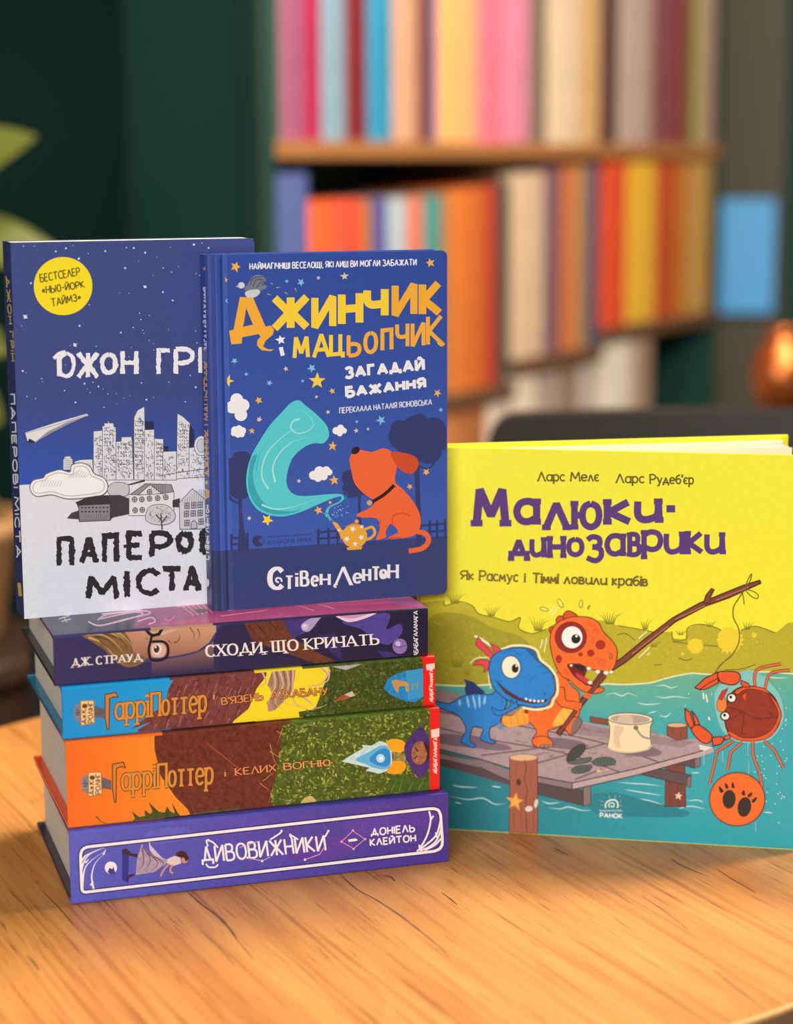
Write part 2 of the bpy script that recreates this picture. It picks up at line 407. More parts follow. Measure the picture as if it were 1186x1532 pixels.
        for g in gl:
            for p, cv in g:
                q = [f(v) for v in p]
                if rough:
                    d = []
                    for a, b in zip(q, q[1:]):
                        m = max(1, int(math.hypot(b[0]-a[0], b[1]-a[1])/(w*0.28)))
                        d += [(a[0]+(b[0]-a[0])*k/m+random.gauss(0, rough*w*.07), a[1]+(b[1]-a[1])*k/m+random.gauss(0, rough*w*.07)) for k in range(m)]
                    d.append(q[-1]); e0 = d[0]; e1 = d[-1]
                    k_ = 1.0; ww = []
                    for _ in d: k_ = .55*k_+.45*random.uniform(1-rough*.75, 1+rough*.5); ww.append(w*k_)
                    tr_ += s.ribbon(d, ww)
                elif contrast:
                    if not cv:
                        for a, b in zip(q, q[1:]):
                            dx, dy = b[0]-a[0], b[1]-a[1]; ln = math.hypot(dx, dy) or 1e-9
                            vert = abs((dx*up[0]+dy*up[1])/ln); slope = (dx*bs[0]+dy*bs[1])*(dx*up[0]+dy*up[1])
                            k = vert*(1-contrast*(0.75 if slope > 1e-3*ln*ln*100 else 0))+(1-vert)*(1-contrast)
                            tr_ += s.ribbon([a, b], w*max(k, .25))
                    else:
                        ww = []
                        for i in range(len(q)):
                            a, b = q[max(i-1, 0)], q[min(i+1, len(q)-1)]; dx, dy = b[0]-a[0], b[1]-a[1]; ln = math.hypot(dx, dy) or 1e-9
                            v = abs((dx*up[0]+dy*up[1])/ln); ww.append(w*(v+(1-v)*(1-contrast)))
                        tr_ += s.ribbon(q, ww)
                else:
                    tr_ += s.ribbon(q, w)
                if edge: te += s.ribbon(q, w+ew)
                if serif:
                    for e, o in ((0, 1), (-1, -2)):
                        dx, dy = q[e][0]-q[o][0], q[e][1]-q[o][1]; ln = math.hypot(dx, dy) or 1e-9
                        if abs((dx*up[0]+dy*up[1])/ln) > 0.75 and not (cv and len(p) > 12):
                            h = serif*w/2; t = w*0.30 if contrast else w*0.8; c = q[e]
                            sr = [(c[0]-bs[0]*h, c[1]-bs[1]*h), (c[0]+bs[0]*h, c[1]+bs[1]*h)]
                            tr_ += s.ribbon(sr, t)
                            if edge: te += s.ribbon(sr, t+ew)
        if edge: s.tris(te, edge)
        s.tris(tr_, col)
    def letter(s, ch, x0, y0, x1, y1, w, col, skew=0.0, tilt=0.0, **k):
        """one letter in its own box (view pixels, y down); the pen width stays inside the box"""
        h = w/2*0.9; x0 += h; x1 -= h; y0 += h; y1 -= h
        g = glyph(ch); ys = [q[1] for p, _ in g for q in p]; lo, hi = min(ys), max(ys)
        if hi-lo < 0.02:                                # a dash sits half way up
            m = (y0+y1)/2; y0, y1, lo, hi = m-20, m+20, lo-0.5, lo+0.5
        H = (y1-y0)/(hi-lo); base = y1+lo*H; top = base-H
        s.pen(ch, (x0, base+tilt), (x1, base-tilt), (x0+skew, top+tilt), (x1+skew, top-tilt), w, col, **k)

def ink_face(bm, lay, co, cols):
    try: f = bm.faces.new([bm.verts.new(p) for p in co])
    except ValueError: return
    for l, c in zip(f.loops, cols): l[lay] = c
    return f

def art_faces(bm, lay, art, place):
    for polys, ly in art.items:
        for p, lift in polys:
            ink_face(bm, lay, [place(q[0], q[1], (ly+lift)*Art.STEP) for q in p], [q[2:6] for q in p])

def printed(name, parent, mats, shell, arts, base):
    """shell(bm): solid board; every shell face gets base(center, normal) ink; arts: (Art, place)"""
    bm = bmesh.new(); shell(bm)
    bmesh.ops.recalc_face_normals(bm, faces=bm.faces)
    lay = bm.loops.layers.float_color.new('ink')
    for f in bm.faces:
        for l in f.loops:
            c = base(l.vert.co, f.normal); l[lay] = (*lin(c[:3]), c[3] if len(c) > 3 else 0.0)
    for art, place in arts: art_faces(bm, lay, art, place)
    me = bpy.data.meshes.new(name); bm.to_mesh(me); bm.free(); me.materials.append(mats)
    o = bpy.data.objects.new(name, me); C.objects.link(o)
    if parent: o.parent = parent
    return o

def mixc(a, b, t):
    t = max(0, min(1, t)); return tuple(a[i]+(b[i]-a[i])*t for i in range(3))

# ------------------------------------------------------------------ the room
FLOOR_Z = -0.74
def structure(name, dims, mat, bev=0.0):
    o = box_obj(name, dims, mat, None, bev); o['kind'] = 'structure'; return o
structure('floor', (-2.2, 2.6, -3.0, 4.42, FLOOR_Z-0.05, FLOOR_Z), M_FLOOR)
structure('wall_back', (-2.2, 2.6, 4.30, 4.42, FLOOR_Z, 2.05), M_GREEN)
structure('wall_left', (-2.2, -2.1, -3.0, 4.30, FLOOR_Z, 2.05), M_GREEN)
structure('wall_right', (2.5, 2.6, -3.0, 4.30, FLOOR_Z, 2.05), M_GREEN)
structure('ceiling', (-2.2, 2.6, -3.0, 4.42, 2.05, 2.12), M_CEIL)
structure('trim_1', (0.655, 0.815, 4.24, 4.30, FLOOR_Z, 2.05), M_TAUPE, 0.004)
structure('trim_2', (-2.1, 2.5, 4.285, 4.30, FLOOR_Z, FLOOR_Z+0.10), M_GREEN2, 0.003)

# ------------------------------------------------------------------ the bookcase
CASE_O = Vector((-0.1543, 2.60, 0)); CASE_A = math.radians(58); CASE_D = 0.21
CE = Vector((math.cos(CASE_A), math.sin(CASE_A), 0)); CN = Vector((-math.sin(CASE_A), math.cos(CASE_A), 0))
def case_t(px, py=300):
    P = on_plane(px, py, CASE_O, CN); return (P-CASE_O).dot(CE)
CASE_L = case_t(1072)
def case_z(px, py):
    return on_plane(px, py, CASE_O, CN).z
Z_UP = case_z(640, 212); Z_LOW = case_z(700, 585); Z_BOT = Z_LOW-0.36; BAYS = [(0.0, case_t(772)-.004, Z_LOW), (case_t(772)+.004, case_t(905)-.004, case_z(838, 527)), (case_t(905)+.004, CASE_L, case_z(985, 478))]
case = tag(empty('bookcase', (CASE_O.x, CASE_O.y, FLOOR_Z), CASE_A), 'dark green bookcase with oak shelves full of books in the blurred background', 'bookcase')
ZR = lambda z: z-FLOOR_Z
bm = bmesh.new(); add_box(bm, -0.024, 0.0, -0.004, CASE_D, 0, 2.6, 0.002); link('side_panel', bm, M_GREEN, case)
bm = bmesh.new(); add_box(bm, CASE_L, CASE_L+0.024, 0.004, CASE_D, 0, 2.6, 0.002); link('side_panel', bm, M_GREEN, case)
bm = bmesh.new(); add_box(bm, -0.024, CASE_L+0.024, CASE_D, CASE_D+0.012, 0, 2.6); link('back_panel', bm, M_GREEN2, case)
bm = bmesh.new(); add_box(bm, -0.034, -0.024, -0.008, 0.022, 0, 2.6, 0.003); link('edge_strip', bm, M_GREEN2, case)
def shelf(z, t0, t1, m):
    bm = bmesh.new(); add_box(bm, t0, t1, -0.004, CASE_D, ZR(z)-0.024, ZR(z), 0.0015); link('shelf', bm, m, case)
for z in (Z_UP, Z_BOT-0.36, Z_UP+0.46): shelf(z, 0, CASE_L, M_SHELF)
shelf(Z_BOT, 0, CASE_L, M_SHELF_D)
for q0, q1, zq in BAYS: shelf(zq, q0, q1, M_SHELF_D)
for q0, q1, zq in BAYS[1:]:
    bm = bmesh.new(); add_box(bm, q0-.008, q0, 0.03, CASE_D, ZR(Z_BOT), ZR(Z_UP)-.024); link('divider', bm, M_SHELF_D, case)

COLS = {}
def book_spine_mat(nm, c):
    if c not in COLS: COLS[c] = noisy('book_cloth_'+nm.replace(' ', '_').replace('-', '_'), c, [v*0.86 for v in c], 25.0, 0.5)
    return COLS[c]
def shelf_row(rows, z, group, shelf, names=None, start=0.0, end=None, first=0):
    names = names or [r[2] for r in rows]; end = end or CASE_L
    for i, (x0, x1, nm, c, H, dep) in enumerate(rows, first):
        t0, t1 = max(case_t(x0), start+0.001), min(case_t(x1), end-0.001); t0 += 0.0006; t1 -= 0.0006
        th = t1-t0
        P = CASE_O+CE*t0+CN*0.006
        near = ('leftmost, before the %s one' % names[1]) if i == 0 else (('rightmost, after the %s one' % names[i-1]) if i == len(names)-1 else 'between the %s and %s books' % (names[i-1], names[i+1]))
        r = tag(empty('shelved_book', (P.x, P.y, z+0.0002), CASE_A), '%s book, %s shelf, %s' % (nm, shelf, near), 'book', group)
        bm = bmesh.new(); b = min(0.003, th*0.12); n = 8
        out = [(th*(0.5-0.5*math.cos(math.pi*k/n)), 0.004-0.004*math.sin(math.pi*k/n)) for k in range(n+1)]
        prof = out+[(th, dep), (th-b, dep)]+[(b+(th-2*b)*(0.5+0.5*math.cos(math.pi*k/n)), 0.007-0.003*math.sin(math.pi*k/n)) for k in range(n+1)]+[(b, dep), (0, dep)]
        lo = [bm.verts.new((x, y, 0)) for x, y in prof]; hi = [bm.verts.new((x, y, H)) for x, y in prof]
        for k in range(len(prof)): bm.faces.new((lo[k], lo[(k+1) % len(prof)], hi[(k+1) % len(prof)], hi[k]))
        for ring, zz in ((lo, 0), (hi, H)):
            for t in tessellate_polygon([[Vector((x, y, 0)) for x, y in prof]]):
                bm.faces.new([ring[q] for q in t])
        link('cover', bm, book_spine_mat(nm, c), r)
        bm = bmesh.new(); add_box(bm, b+0.0003, th-b-0.0003, 0.0075, dep-0.003, 0.003, H-0.003); link('page_block', bm, M_PAPER, r)

UPPER = [(418, 429, 'green', (70, 110, 80), .29, .16), (429, 466, 'dusty purple', (165, 92, 128), .30, .17), (466, 491, 'crimson', (178, 28, 82), .28, .17),
 (491, 527, 'powder blue', (136, 168, 188), .30, .16), (527, 559, 'dark red', (126, 34, 44), .29, .17), (559, 597, 'bright blue', (52, 150, 190), .27, .17),
 (597, 632, 'peach', (222, 166, 134), .30, .16), (632, 655, 'chestnut', (122, 74, 64), .28, .17), (655, 662, 'thin violet', (120, 100, 170), .29, .16), (662, 694, 'apricot', (252, 190, 112), .30, .17),
 (694, 722, 'amber', (250, 178, 120), .30, .16), (722, 760, 'rose pink', (245, 122, 146), .30, .17), (760, 800, 'orchid pink', (226, 138, 168), .29, .17),
 (800, 824, 'grey olive', (122, 108, 92), .27, .16), (824, 872, 'cream', (230, 206, 176), .30, .17), (872, 904, 'sand', (212, 170, 116), .30, .16),
 (904, 929, 'dark plum', (76, 46, 52), .28, .17), (929, 978, 'greige', (190, 166, 156), .30, .17), (978, 1012, 'mauve', (134, 78, 82), .29, .16),
 (1012, 1028, 'raspberry', (136, 42, 62), .28, .17), (1028, 1042, 'olive', (114, 100, 44), .27, .16), (1042, 1060, 'khaki', (176, 162, 112), .30, .17), (1060, 1072, 'dusty pink', (172, 130, 126), .30, .16)]
UPPER = [(a, b, n, c, H*1.15, d*1.15) for a, b, n, c, H, d in UPPER]
shelf_row(UPPER, Z_UP, 'books on the upper shelf of the bookcase', 'upper')
def lh(px, py, z): return case_z(px, py)-z
LOWER0 = [(416, 470, 'slate blue', (92, 106, 168), 258), (470, 510, 'vermilion', (252, 104, 56), 300), (510, 552, 'coral red', (240, 86, 60), 298), (552, 565, 'mustard', (170, 120, 60), 300),
 (565, 588, 'indigo', (84, 84, 158), 298), (588, 618, 'pale grey blue', (184, 198, 208), 296), (618, 642, 'salmon', (226, 124, 96), 294), (642, 668, 'teal', (70, 154, 152), 292),
 (668, 682, 'tan', (176, 122, 72), 290), (682, 706, 'pumpkin orange', (226, 124, 50), 284), (706, 735, 'burnt orange', (208, 108, 44), 280), (735, 752, 'brick red', (182, 54, 40), 276), (752, 772, 'dark grey green', (72, 78, 64), 274),
 (772, 822, 'cream white', (222, 192, 160), 258), (822, 848, 'purple grey', (126, 90, 102), 250), (848, 868, 'copper orange', (208, 116, 62), 248), (868, 886, 'biscuit', (184, 134, 84), 246),
 (886, 906, 'steel blue', (70, 86, 114), 246), (906, 946, 'red orange', (228, 82, 46), 240), (946, 990, 'lemon yellow', (238, 184, 60), 236), (990, 1012, 'cherry red', (188, 60, 40), 232),
 (1012, 1036, 'ochre', (194, 112, 40), 232), (1036, 1071, 'straw', (198, 154, 84), 228)]
def bay_rows(rows, top_of, room, group, shelf):
    nm = [q[2] for q in rows]; n = 0
    for q0, q1, zq in BAYS:
        z = top_of(zq); part = [q for q in rows if q0 < case_t((q[0]+q[1])/2) < q1]
        shelf_row([(a, b, nn, c, min(lh((a+b)/2, y, z), room(zq)), .165) for a, b, nn, c, y in part], z, group, shelf, nm, q0, q1, n); n += len(part)
bay_rows(LOWER0, lambda z: z, lambda z: Z_UP-z-.026, 'books on the middle shelf of the bookcase', 'middle')
THIRD0 = [(430, 478, 'sea grey', (130, 140, 150), 660), (478, 520, 'plum', (110, 70, 90), 660), (520, 580, 'oatmeal', (200, 180, 150), 655), (580, 640, 'slate', (90, 96, 110), 650), (640, 668, 'lilac grey', (176, 160, 176), 640), (668, 700, 'orange brown', (200, 128, 74), 596), (700, 736, 'ginger brown', (176, 108, 62), 585), (736, 772, 'ivory', (232, 214, 194), 572), (772, 812, 'chalk white', (238, 220, 198), 556),
 (812, 848, 'warm grey', (176, 156, 144), 545), (848, 876, 'taupe', (150, 124, 106), 536), (876, 905, 'pearl grey', (196, 180, 172), 516), (905, 958, 'bright white', (240, 226, 210), 498), (958, 986, 'light brown', (172, 144, 122), 504)]
bay_rows(THIRD0, lambda z: Z_BOT, lambda z: z-Z_BOT-.026, 'books on the lower shelf of the bookcase', 'lower')

# ------------------------------------------------------------------ other things behind the table
def chair(loc, rz, label, w=0.40):
    r = tag(empty('chair', (*loc, FLOOR_Z), rz), label, 'chair', 'black chairs behind the table')
    d = 0.42
    bm = bmesh.new(); add_box(bm, -w/2, w/2, -d, 0.0, 0.42, 0.47, 0.015, 3); link('seat', bm, M_LEATHER, r)
    top = CH_TOP
    n = 14; bm = bmesh.new(); F, B = [], []
    for j in range(8):
        z = 0.56+(top-0.56)*j/7
        F.append([]); B.append([])
        for i in range(n+1):
            x = -w/2+w*i/n; y = 0.03-0.05*(1-(2*i/n-1)**2)*-0.6+0.04*(z-0.5)
            F[-1].append(bm.verts.new((x, y-0.018, z))); B[-1].append(bm.verts.new((x, y+0.018, z)))
    for j in range(7):
        for i in range(n):
            bm.faces.new((F[j][i], F[j][i+1], F[j+1][i+1], F[j+1][i])); bm.faces.new((B[j][i+1], B[j][i], B[j+1][i], B[j+1][i+1]))
        bm.faces.new((F[j][0], F[j+1][0], B[j+1][0], B[j][0])); bm.faces.new((F[j][n], B[j][n], B[j+1][n], F[j+1][n]))
    for i in range(n):
        bm.faces.new((F[7][i], F[7][i+1], B[7][i+1], B[7][i])); bm.faces.new((F[0][i+1], F[0][i], B[0][i], B[0][i+1]))
    es = [e for e in bm.edges if all(abs(abs(v.co.x)-w/2) < 1e-6 for v in e.verts) and e.verts[0].co.z > top-1e-6 and e.verts[1].co.z > top-1e-6]
    bmesh.ops.bevel(bm, geom=es, offset=0.03, segments=5, profile=0.5, affect='EDGES')
    link('backrest', bm, M_LEATHER, r)
    for sx in (-1, 1):
        bm = bmesh.new(); add_tube(bm, [(sx*(w/2-.03), 0.0, 0), (sx*(w/2-.03), 0.01, 0.44), (sx*(w/2-.03), 0.035, 0.62)], 0.012); link('leg', bm, M_BLACK, r)
        bm = bmesh.new(); add_tube(bm, [(sx*(w/2-.02), -0.40, 0), (sx*(w/2-.03), -0.37, 0.43)], 0.012); link('leg', bm, M_BLACK, r)
    return r
P = on_plane(735, 628, (0, 1.92, 0), Vector((0, 1, 0))); CH_TOP = P.z-FLOOR_Z
chair((P.x+0.20, 1.92), 0.0, 'black leather chair seen above the yellow picture book, its rounded backrest in the blur')
P = on_plane(16, 728, (0, 1.60, 0), Vector((0, 1, 0))); CH_TOP = P.z-FLOOR_Z
chair((P.x+0.20, 1.60), math.pi, 'black chair hidden behind the stack of books, its edge showing left of the stack', 0.36)

# plant on a stand at the left
PL = Vector((on_plane(0, 860, (0, 2.3, 0), Vector((0, 1, 0))).x-0.085, 2.3, 0))
zt = on_plane(0, 960, (0, 2.3, 0), Vector((0, 1, 0))).z
st = tag(empty('plant_stand', (PL.x, PL.y, FLOOR_Z)), 'dark wooden plant stand under the potted plant at the left', 'plant stand')
bm = bmesh.new(); add_lathe(bm, [(0.14, zt-FLOOR_Z-0.03), (0.15, zt-FLOOR_Z-0.025), (0.15, zt-FLOOR_Z-0.004), (0.146, zt-FLOOR_Z)]); link('stand_top', bm, M_DWOOD, st)
bm = bmesh.new(); add_lathe(bm, [(0.115, 0.2), (0.12, 0.21), (0.12, zt-FLOOR_Z-0.032), (0.115, zt-FLOOR_Z-0.031)]); link('stand_body', bm, M_DWOOD, st)
for k in range(4):
    a = math.pi/4+k*math.pi/2; bm = bmesh.new(); add_tube(bm, [(0.13*math.cos(a), 0.13*math.sin(a), 0), (0.10*math.cos(a), 0.10*math.sin(a), 0.22)], 0.014); link('leg', bm, M_DWOOD, st)
pt_ = tag(empty('potted_plant', (PL.x, PL.y, zt)), 'broad-leaved green plant in a tan pot at the left edge of the photo', 'plant')
bm = bmesh.new(); add_lathe(bm, [(0.070, 0), (0.085, 0.01), (0.104, 0.125), (0.112, 0.13), (0.112, 0.15), (0.100, 0.15), (0.096, 0.125)]); link('pot', bm, M_POT, pt_, True)
bm = bmesh.new(); add_lathe(bm, [(0.001, 0.118), (0.094, 0.122), (0.090, 0.10), (0.001, 0.10)]); link('soil', bm, M_SOIL, pt_)
bm = bmesh.new(); add_tube(bm, [(0, 0, 0.11), (0.01, 0, 0.35), (-0.01, 0.01, 0.58)], [0.011, 0.009, 0.006]); link('stem', bm, M_STEM, pt_, True)
def leaf(base, tip, wid, roll):
    base, tip = Vector(base), Vector(tip); d = tip-base; L = d.length; d.normalize()
    s = d.cross(Vector((0, 0, 1))).normalized(); s = Matrix.Rotation(roll, 3, d) @ s; up = s.cross(d)
    bm = bmesh.new(); n = 12; R = []
    for i in range(n+1):
        t = i/n; w = wid*(math.sin(math.pi*min(1, t**0.8))**0.75) if 0 < t < 1 else 0.0015
        c = base+d*L*t-up*(0.25*L*t*t)+up*0.08*L*math.sin(math.pi*t)
        R.append([bm.verts.new(c+s*w*q+up*abs(q)*w*0.25) for q in (-1, -.5, 0, .5, 1)])
    for a, b in zip(R, R[1:]):
        for k in range(4): bm.faces.new((a[k], a[k+1], b[k+1], b[k]))
    bmesh.ops.solidify(bm, geom=bm.faces[:], thickness=0.0012)
    link('leaf', bm, M_LEAF, pt_, True)
for b, t, w, ro in [((0.0, 0, .50), (0.125, -.05, .60), .050, 1.1), ((0.0, 0, .45), (0.165, -.03, .475), .042, 0.9), ((0, 0, .38), (0.10, -.09, .36), .05, 1.2), ((0, 0, .30), (0.095, .02, .27), .05, 1.0),
                    ((0, 0, .50), (-.14, .03, .58), .05, .4), ((0, 0, .42), (-.15, -.05, .44), .05, -.4), ((0, 0, .33), (-.02, .15, .40), .05, .3), ((0, 0, .56), (0.02, .02, .74), .045, 0.2), ((0, 0, .27), (0.075, -.06, .16), .05, 1.3), ((0, 0, .36), (0.03, -.14, .42), .05, .3)]:
    leaf(b, t, w, ro)

# wall screen, cabinet and copper vase at the right
P = on_plane(1080, 298, (0, 4.225, 0), Vector((0, 1, 0))); Q = on_plane(1156, 468, (0, 4.225, 0), Vector((0, 1, 0)))
scr = tag(empty('wall_screen', ((P.x+Q.x)/2, 4.24, Q.z)), 'small light blue glowing screen on the dark pillar right of the bookcase', 'screen')
hw, hh = (Q.x-P.x)/2, P.z-Q.z
box_obj('screen_frame', (-hw-.008, hw+.008, -0.012, 0.0, -.008, hh+.008), M_BLACK, scr, 0.003)
M_SCREEN = principled('blue_screen_glow', (50, 110, 150), 0.4)
M_SCREEN.node_tree.nodes['Principled BSDF'].inputs['Emission Color'].default_value = (*lin((96, 172, 222)), 1)
M_SCREEN.node_tree.nodes['Principled BSDF'].inputs['Emission Strength'].default_value = 0.5
box_obj('display', (-hw, hw, -0.0135, -0.0118, 0, hh), M_SCREEN, scr)
zc = on_plane(1160, 612, (0, 3.28, 0), Vector((0, 1, 0))).z
cab = tag(empty('side_cabinet', (0.82, 3.33, FLOOR_Z)), 'dark wooden side cabinet in the blur right of the bookcase', 'cabinet')
box_obj('body', (-.14, .30, -.18, .18, 0.06, zc-FLOOR_Z-.02), M_DWOOD, cab, 0.003)
box_obj('cabinet_top', (-.15, .31, -.19, .19, zc-FLOOR_Z-.0195, zc-FLOOR_Z), M_DWOOD, cab, 0.003)
for sx in (0, 1):
    dr = box_obj('door', (-.135+.215*sx, .075+.215*sx, -.196, -.181, .08, zc-FLOOR_Z-.03), M_DWOOD, cab, 0.002)
    bm = bmesh.new(); add_tube(bm, [(.06+.03*sx, -.207, .42), (.06+.03*sx, -.207, .50)], .005); link('handle', bm, M_BLACK, dr)
for sx in (-.11, .27):
    for sy in (-.15, .15): bm = bmesh.new(); add_lathe(bm, [(.018, 0), (.02, .06)], 16, sx, sy); link('leg', bm, M_BLACK, cab)
P = on_plane(1166, 612, (0, 3.28, 0), Vector((0, 1, 0)))
vs = tag(empty('vase', (P.x, 3.28, zc)), 'rounded copper vase on the dark side cabinet at the right edge', 'vase')
bm = bmesh.new(); add_lathe(bm, [(0.025, 0), (0.034, .004), (0.046, .04), (0.048, .06), (0.040, .09), (0.022, .115), (0.020, .125), (0.026, .135), (0.023, .135), (0.017, .125), (0.018, .115), (0.036, .09), (0.040, .05), (0.001, .006)], 40); link('vase_body', bm, M_COPPER, vs, True)

# ------------------------------------------------------------------ the table
TX, TY, TR = -0.0228, 1.1514, 0.335
tab = tag(empty('round_table', (TX, TY, FLOOR_Z)), 'round golden oak cafe table carrying the books', 'table')
TZ = -FLOOR_Z
bm = bmesh.new(); add_lathe(bm, [(0.0001, TZ-0.024), (TR-0.0012, TZ-0.024), (TR-0.0012, TZ-0.0006), (TR-0.0018, TZ), (0.0001, TZ)], 128)
def crack(pts, w):
    """dark check in the wood decor, lying in the table's surface"""
    pp = [on_plane(x, y, (0, 0, 0), Vector((0, 0, 1))) for x, y in catmull(pth(pts), False, 5)]
    n = len(pp)-1; L, R = [], []
    for i, p in enumerate(pp):
        d = (pp[min(i+1, n)]-pp[max(i-1, 0)]).normalized(); s = Vector((-d.y, d.x, 0)); k = w*(0.25+0.75*math.sin(math.pi*(0.08+0.84*i/n)))*random.uniform(.7, 1.2)
        L.append(bm.verts.new((p.x+s.x*k-TX, p.y+s.y*k-TY, TZ+0.00003))); R.append(bm.verts.new((p.x-s.x*k-TX, p.y-s.y*k-TY, TZ+0.00003)))
    for i in range(n):
        f = bm.faces.new((L[i], R[i], R[i+1], L[i+1])); f.material_index = 1
crack('280,1334 300,1352 322,1368 342,1388 356,1408', 0.00068)
crack('356,1408 366,1420 380,1436', 0.00031)
crack('508,1306 530,1328 562,1346 596,1368 640,1402 672,1431', 0.00056)
crack('1066,1450 1090,1470 1120,1492 1150,1514', 0.00056)
crack('572,1310 584,1312 590,1318', 0.00087); crack('660,1335 672,1344 684,1354', 0.00056)
crack('1004,1285 1020,1295 1060,1312', 0.00062); crack('40,1430 52,1442 58,1452', 0.00050); crack('828,1268 842,1276 850,1280', 0.00074); crack('1072,1300 1090,1312 1130,1336', 0.00050)
crack('300,1392 330,1420 350,1444', 0.00031); crack('60,1330 90,1360 110,1384', 0.00031); crack('960,1340 1000,1368 1030,1392', 0.00031)
M_CRACK = principled('dark_wood_check', (98, 64, 42), 0.6)
link('table_top', bm, [M_TABLE, M_CRACK], tab, keep=True)
bm = bmesh.new(); add_lathe(bm, [(TR-0.0012, TZ-0.0035), (TR+0.0004, TZ-0.0035), (TR+0.0004, TZ-0.0010), (TR-0.0004, TZ-0.0002), (TR-0.0014, TZ-0.0002)], 128); link('edge_bead', bm, M_EDGE_L, tab, True)
bm = bmesh.new(); add_lathe(bm, [(TR-0.0012, TZ-0.024), (TR+0.0004, TZ-0.024), (TR+0.0004, TZ-0.0036), (TR-0.0012, TZ-0.0036)], 128); link('edge_band', bm, M_EDGE_D, tab)
bm = bmesh.new(); add_lathe(bm, [(0.09, TZ-0.030), (0.09, TZ-0.0245)], 40); link('mounting_plate', bm, M_BLACK, tab)
bm = bmesh.new(); add_lathe(bm, [(0.032, 0.02), (0.032, TZ-0.031)], 32); link('column', bm, M_BLACK, tab)
bm = bmesh.new(); add_lathe(bm, [(0.20, 0.0), (0.205, 0.004), (0.20, 0.012), (0.05, 0.02), (0.04, 0.03), (0.0001, 0.03)], 64); link('base', bm, M_BLACK, tab)

# ------------------------------------------------------------------ books: shells
def frame(x, y, z, a):
    return Vector((x, y, z)), Vector((math.cos(a), math.sin(a), 0)), Vector((-math.sin(a), math.cos(a), 0)), Vector((0, 0, 1))

def spine_shell(L, T, xs=None, r=0.0016, depth=0.007):
    def f(bm):
        n = 5; prof = [(depth, 0.0)]
        for k in range(n+1):
            t = math.pi/2*k/n; prof.append((r-r*math.sin(t), r-r*math.cos(t)))
        for k in range(n+1):
            t = math.pi/2*k/n; prof.append((r-r*math.cos(t), T-r+r*math.sin(t)))
        prof += [(depth, T), (depth, T-0.0022), (0.0022, T-0.0022), (0.0022, 0.0022), (depth, 0.0022)]
        X = xs or [0, L]
        rings = [[bm.verts.new((x, y, z)) for y, z in prof] for x in X]; m = len(prof)
        for a, b in zip(rings, rings[1:]):
            for k in range(m): bm.faces.new((a[k], b[k], b[(k+1) % m], a[(k+1) % m]))
        for ring in (rings[0], rings[-1]):
            for t in tessellate_polygon([[Vector((y, z, 0)) for y, z in prof]]): bm.faces.new([ring[q] for q in t])
    return f

def stack_book(name, x, y, z, a, L, T, D, label, cat, mats, spine_base, cover_col, foot_col, spine_art, top_art=None, lim=None, xs=None, inset=0.0045, pages=M_PAGES_Z):
    r = tag(empty(name, (x, y, z), a), label, cat, 'books lying in the stack')
    o, ex, ey, ez = frame(x, y, z, a)
    ar = Art(o, ex, ez, (L, T), lim=(0.0003, L-0.0003, 0.0010, T-0.0010))
    spine_art(ar)
    printed('spine', r, mats, spine_shell(L, T, xs), [(ar, lambda u, v, h: (u, -h, v))], spine_base)
    arts = []
    if top_art:
        at = Art(o+ez*T, ex, ey, (L, D), lim=(0.0003, L-0.0003, 0.0016, D-0.0003)); top_art(at)
        arts.append((at, lambda u, v, h: (u, v, T+h)))
    bt = 0.0022
    printed('back_cover', r, mats, lambda bm: add_box(bm, 0, L, 0.0072, D, T-bt, T, 0.0004, 1), arts, lambda co, n: cover_col)
    printed('front_cover', r, mats, lambda bm: add_box(bm, 0, L, 0.0072, D, 0, bt, 0.0004, 1), [], lambda co, n: foot_col)
    bm = bmesh.new()                                        # pages, with a rounded back towards the spine
    n = 10; pr = [(D-0.004, bt), (D-0.004, T-bt)]+[(0.0072-0.0034*math.sin(math.pi*k/n), T-bt-(T-2*bt)*k/n) for k in range(n+1)]
    A = [bm.verts.new((inset, p, q)) for p, q in pr]; B = [bm.verts.new((L-inset, p, q)) for p, q in pr]
    for k in range(len(pr)): bm.faces.new((A[k], A[(k+1) % len(pr)], B[(k+1) % len(pr)], B[k]))
    bm.faces.new(A); bm.faces.new(B)
    link('page_block', bm, pages, r)
    return r

def loft_board(bm, xs, yf, th, z0, z1, zs, r=0.0, W=None):
    rings = []
    for x in xs:
        e = 0.0
        if r and x > W-r: e = r-math.sqrt(max(0, r*r-(x-(W-r))**2))
        lo, hi = z0+e, z1-e; zz = [min(max(z, lo), hi) for z in zs]; y = yf(x)
        rings.append(([bm.verts.new((x, y, z)) for z in zz], [bm.verts.new((x, y+th, z)) for z in zz]))
    m = len(zs)
    for (f0, b0), (f1, b1) in zip(rings, rings[1:]):
        for k in range(m-1):
            bm.faces.new((f0[k], f1[k], f1[k+1], f0[k+1])); bm.faces.new((b1[k], b0[k], b0[k+1], b1[k+1]))
        bm.faces.new((f0[0], b0[0], b1[0], f1[0])); bm.faces.new((f0[-1], f1[-1], b1[-1], b0[-1]))
    for f, b, fl in ((rings[0][0], rings[0][1], 0), (rings[-1][0], rings[-1][1], 1)):
        for k in range(m-1):
            bm.faces.new((f[k], f[k+1], b[k+1], b[k]) if not fl else (f[k], b[k], b[k+1], f[k+1]))

# poses read from the photograph (metres, radians)
DYV = (-0.1748, 1.0207, 0.0000, 0.3065, 0.2132, 0.0409, 0.1382)
GOB = (-0.1758, 1.0251, 0.0410, 0.3131, 0.2097, 0.0482, 0.1346)
AZK = (-0.1774, 1.0278, 0.0893, 0.3161, 0.2090, 0.0290, 0.1378)
SCH = (-0.1811, 1.0293, 0.1184, 0.3114, 0.2084, 0.0277, 0.1370)
TOP = 0.1462

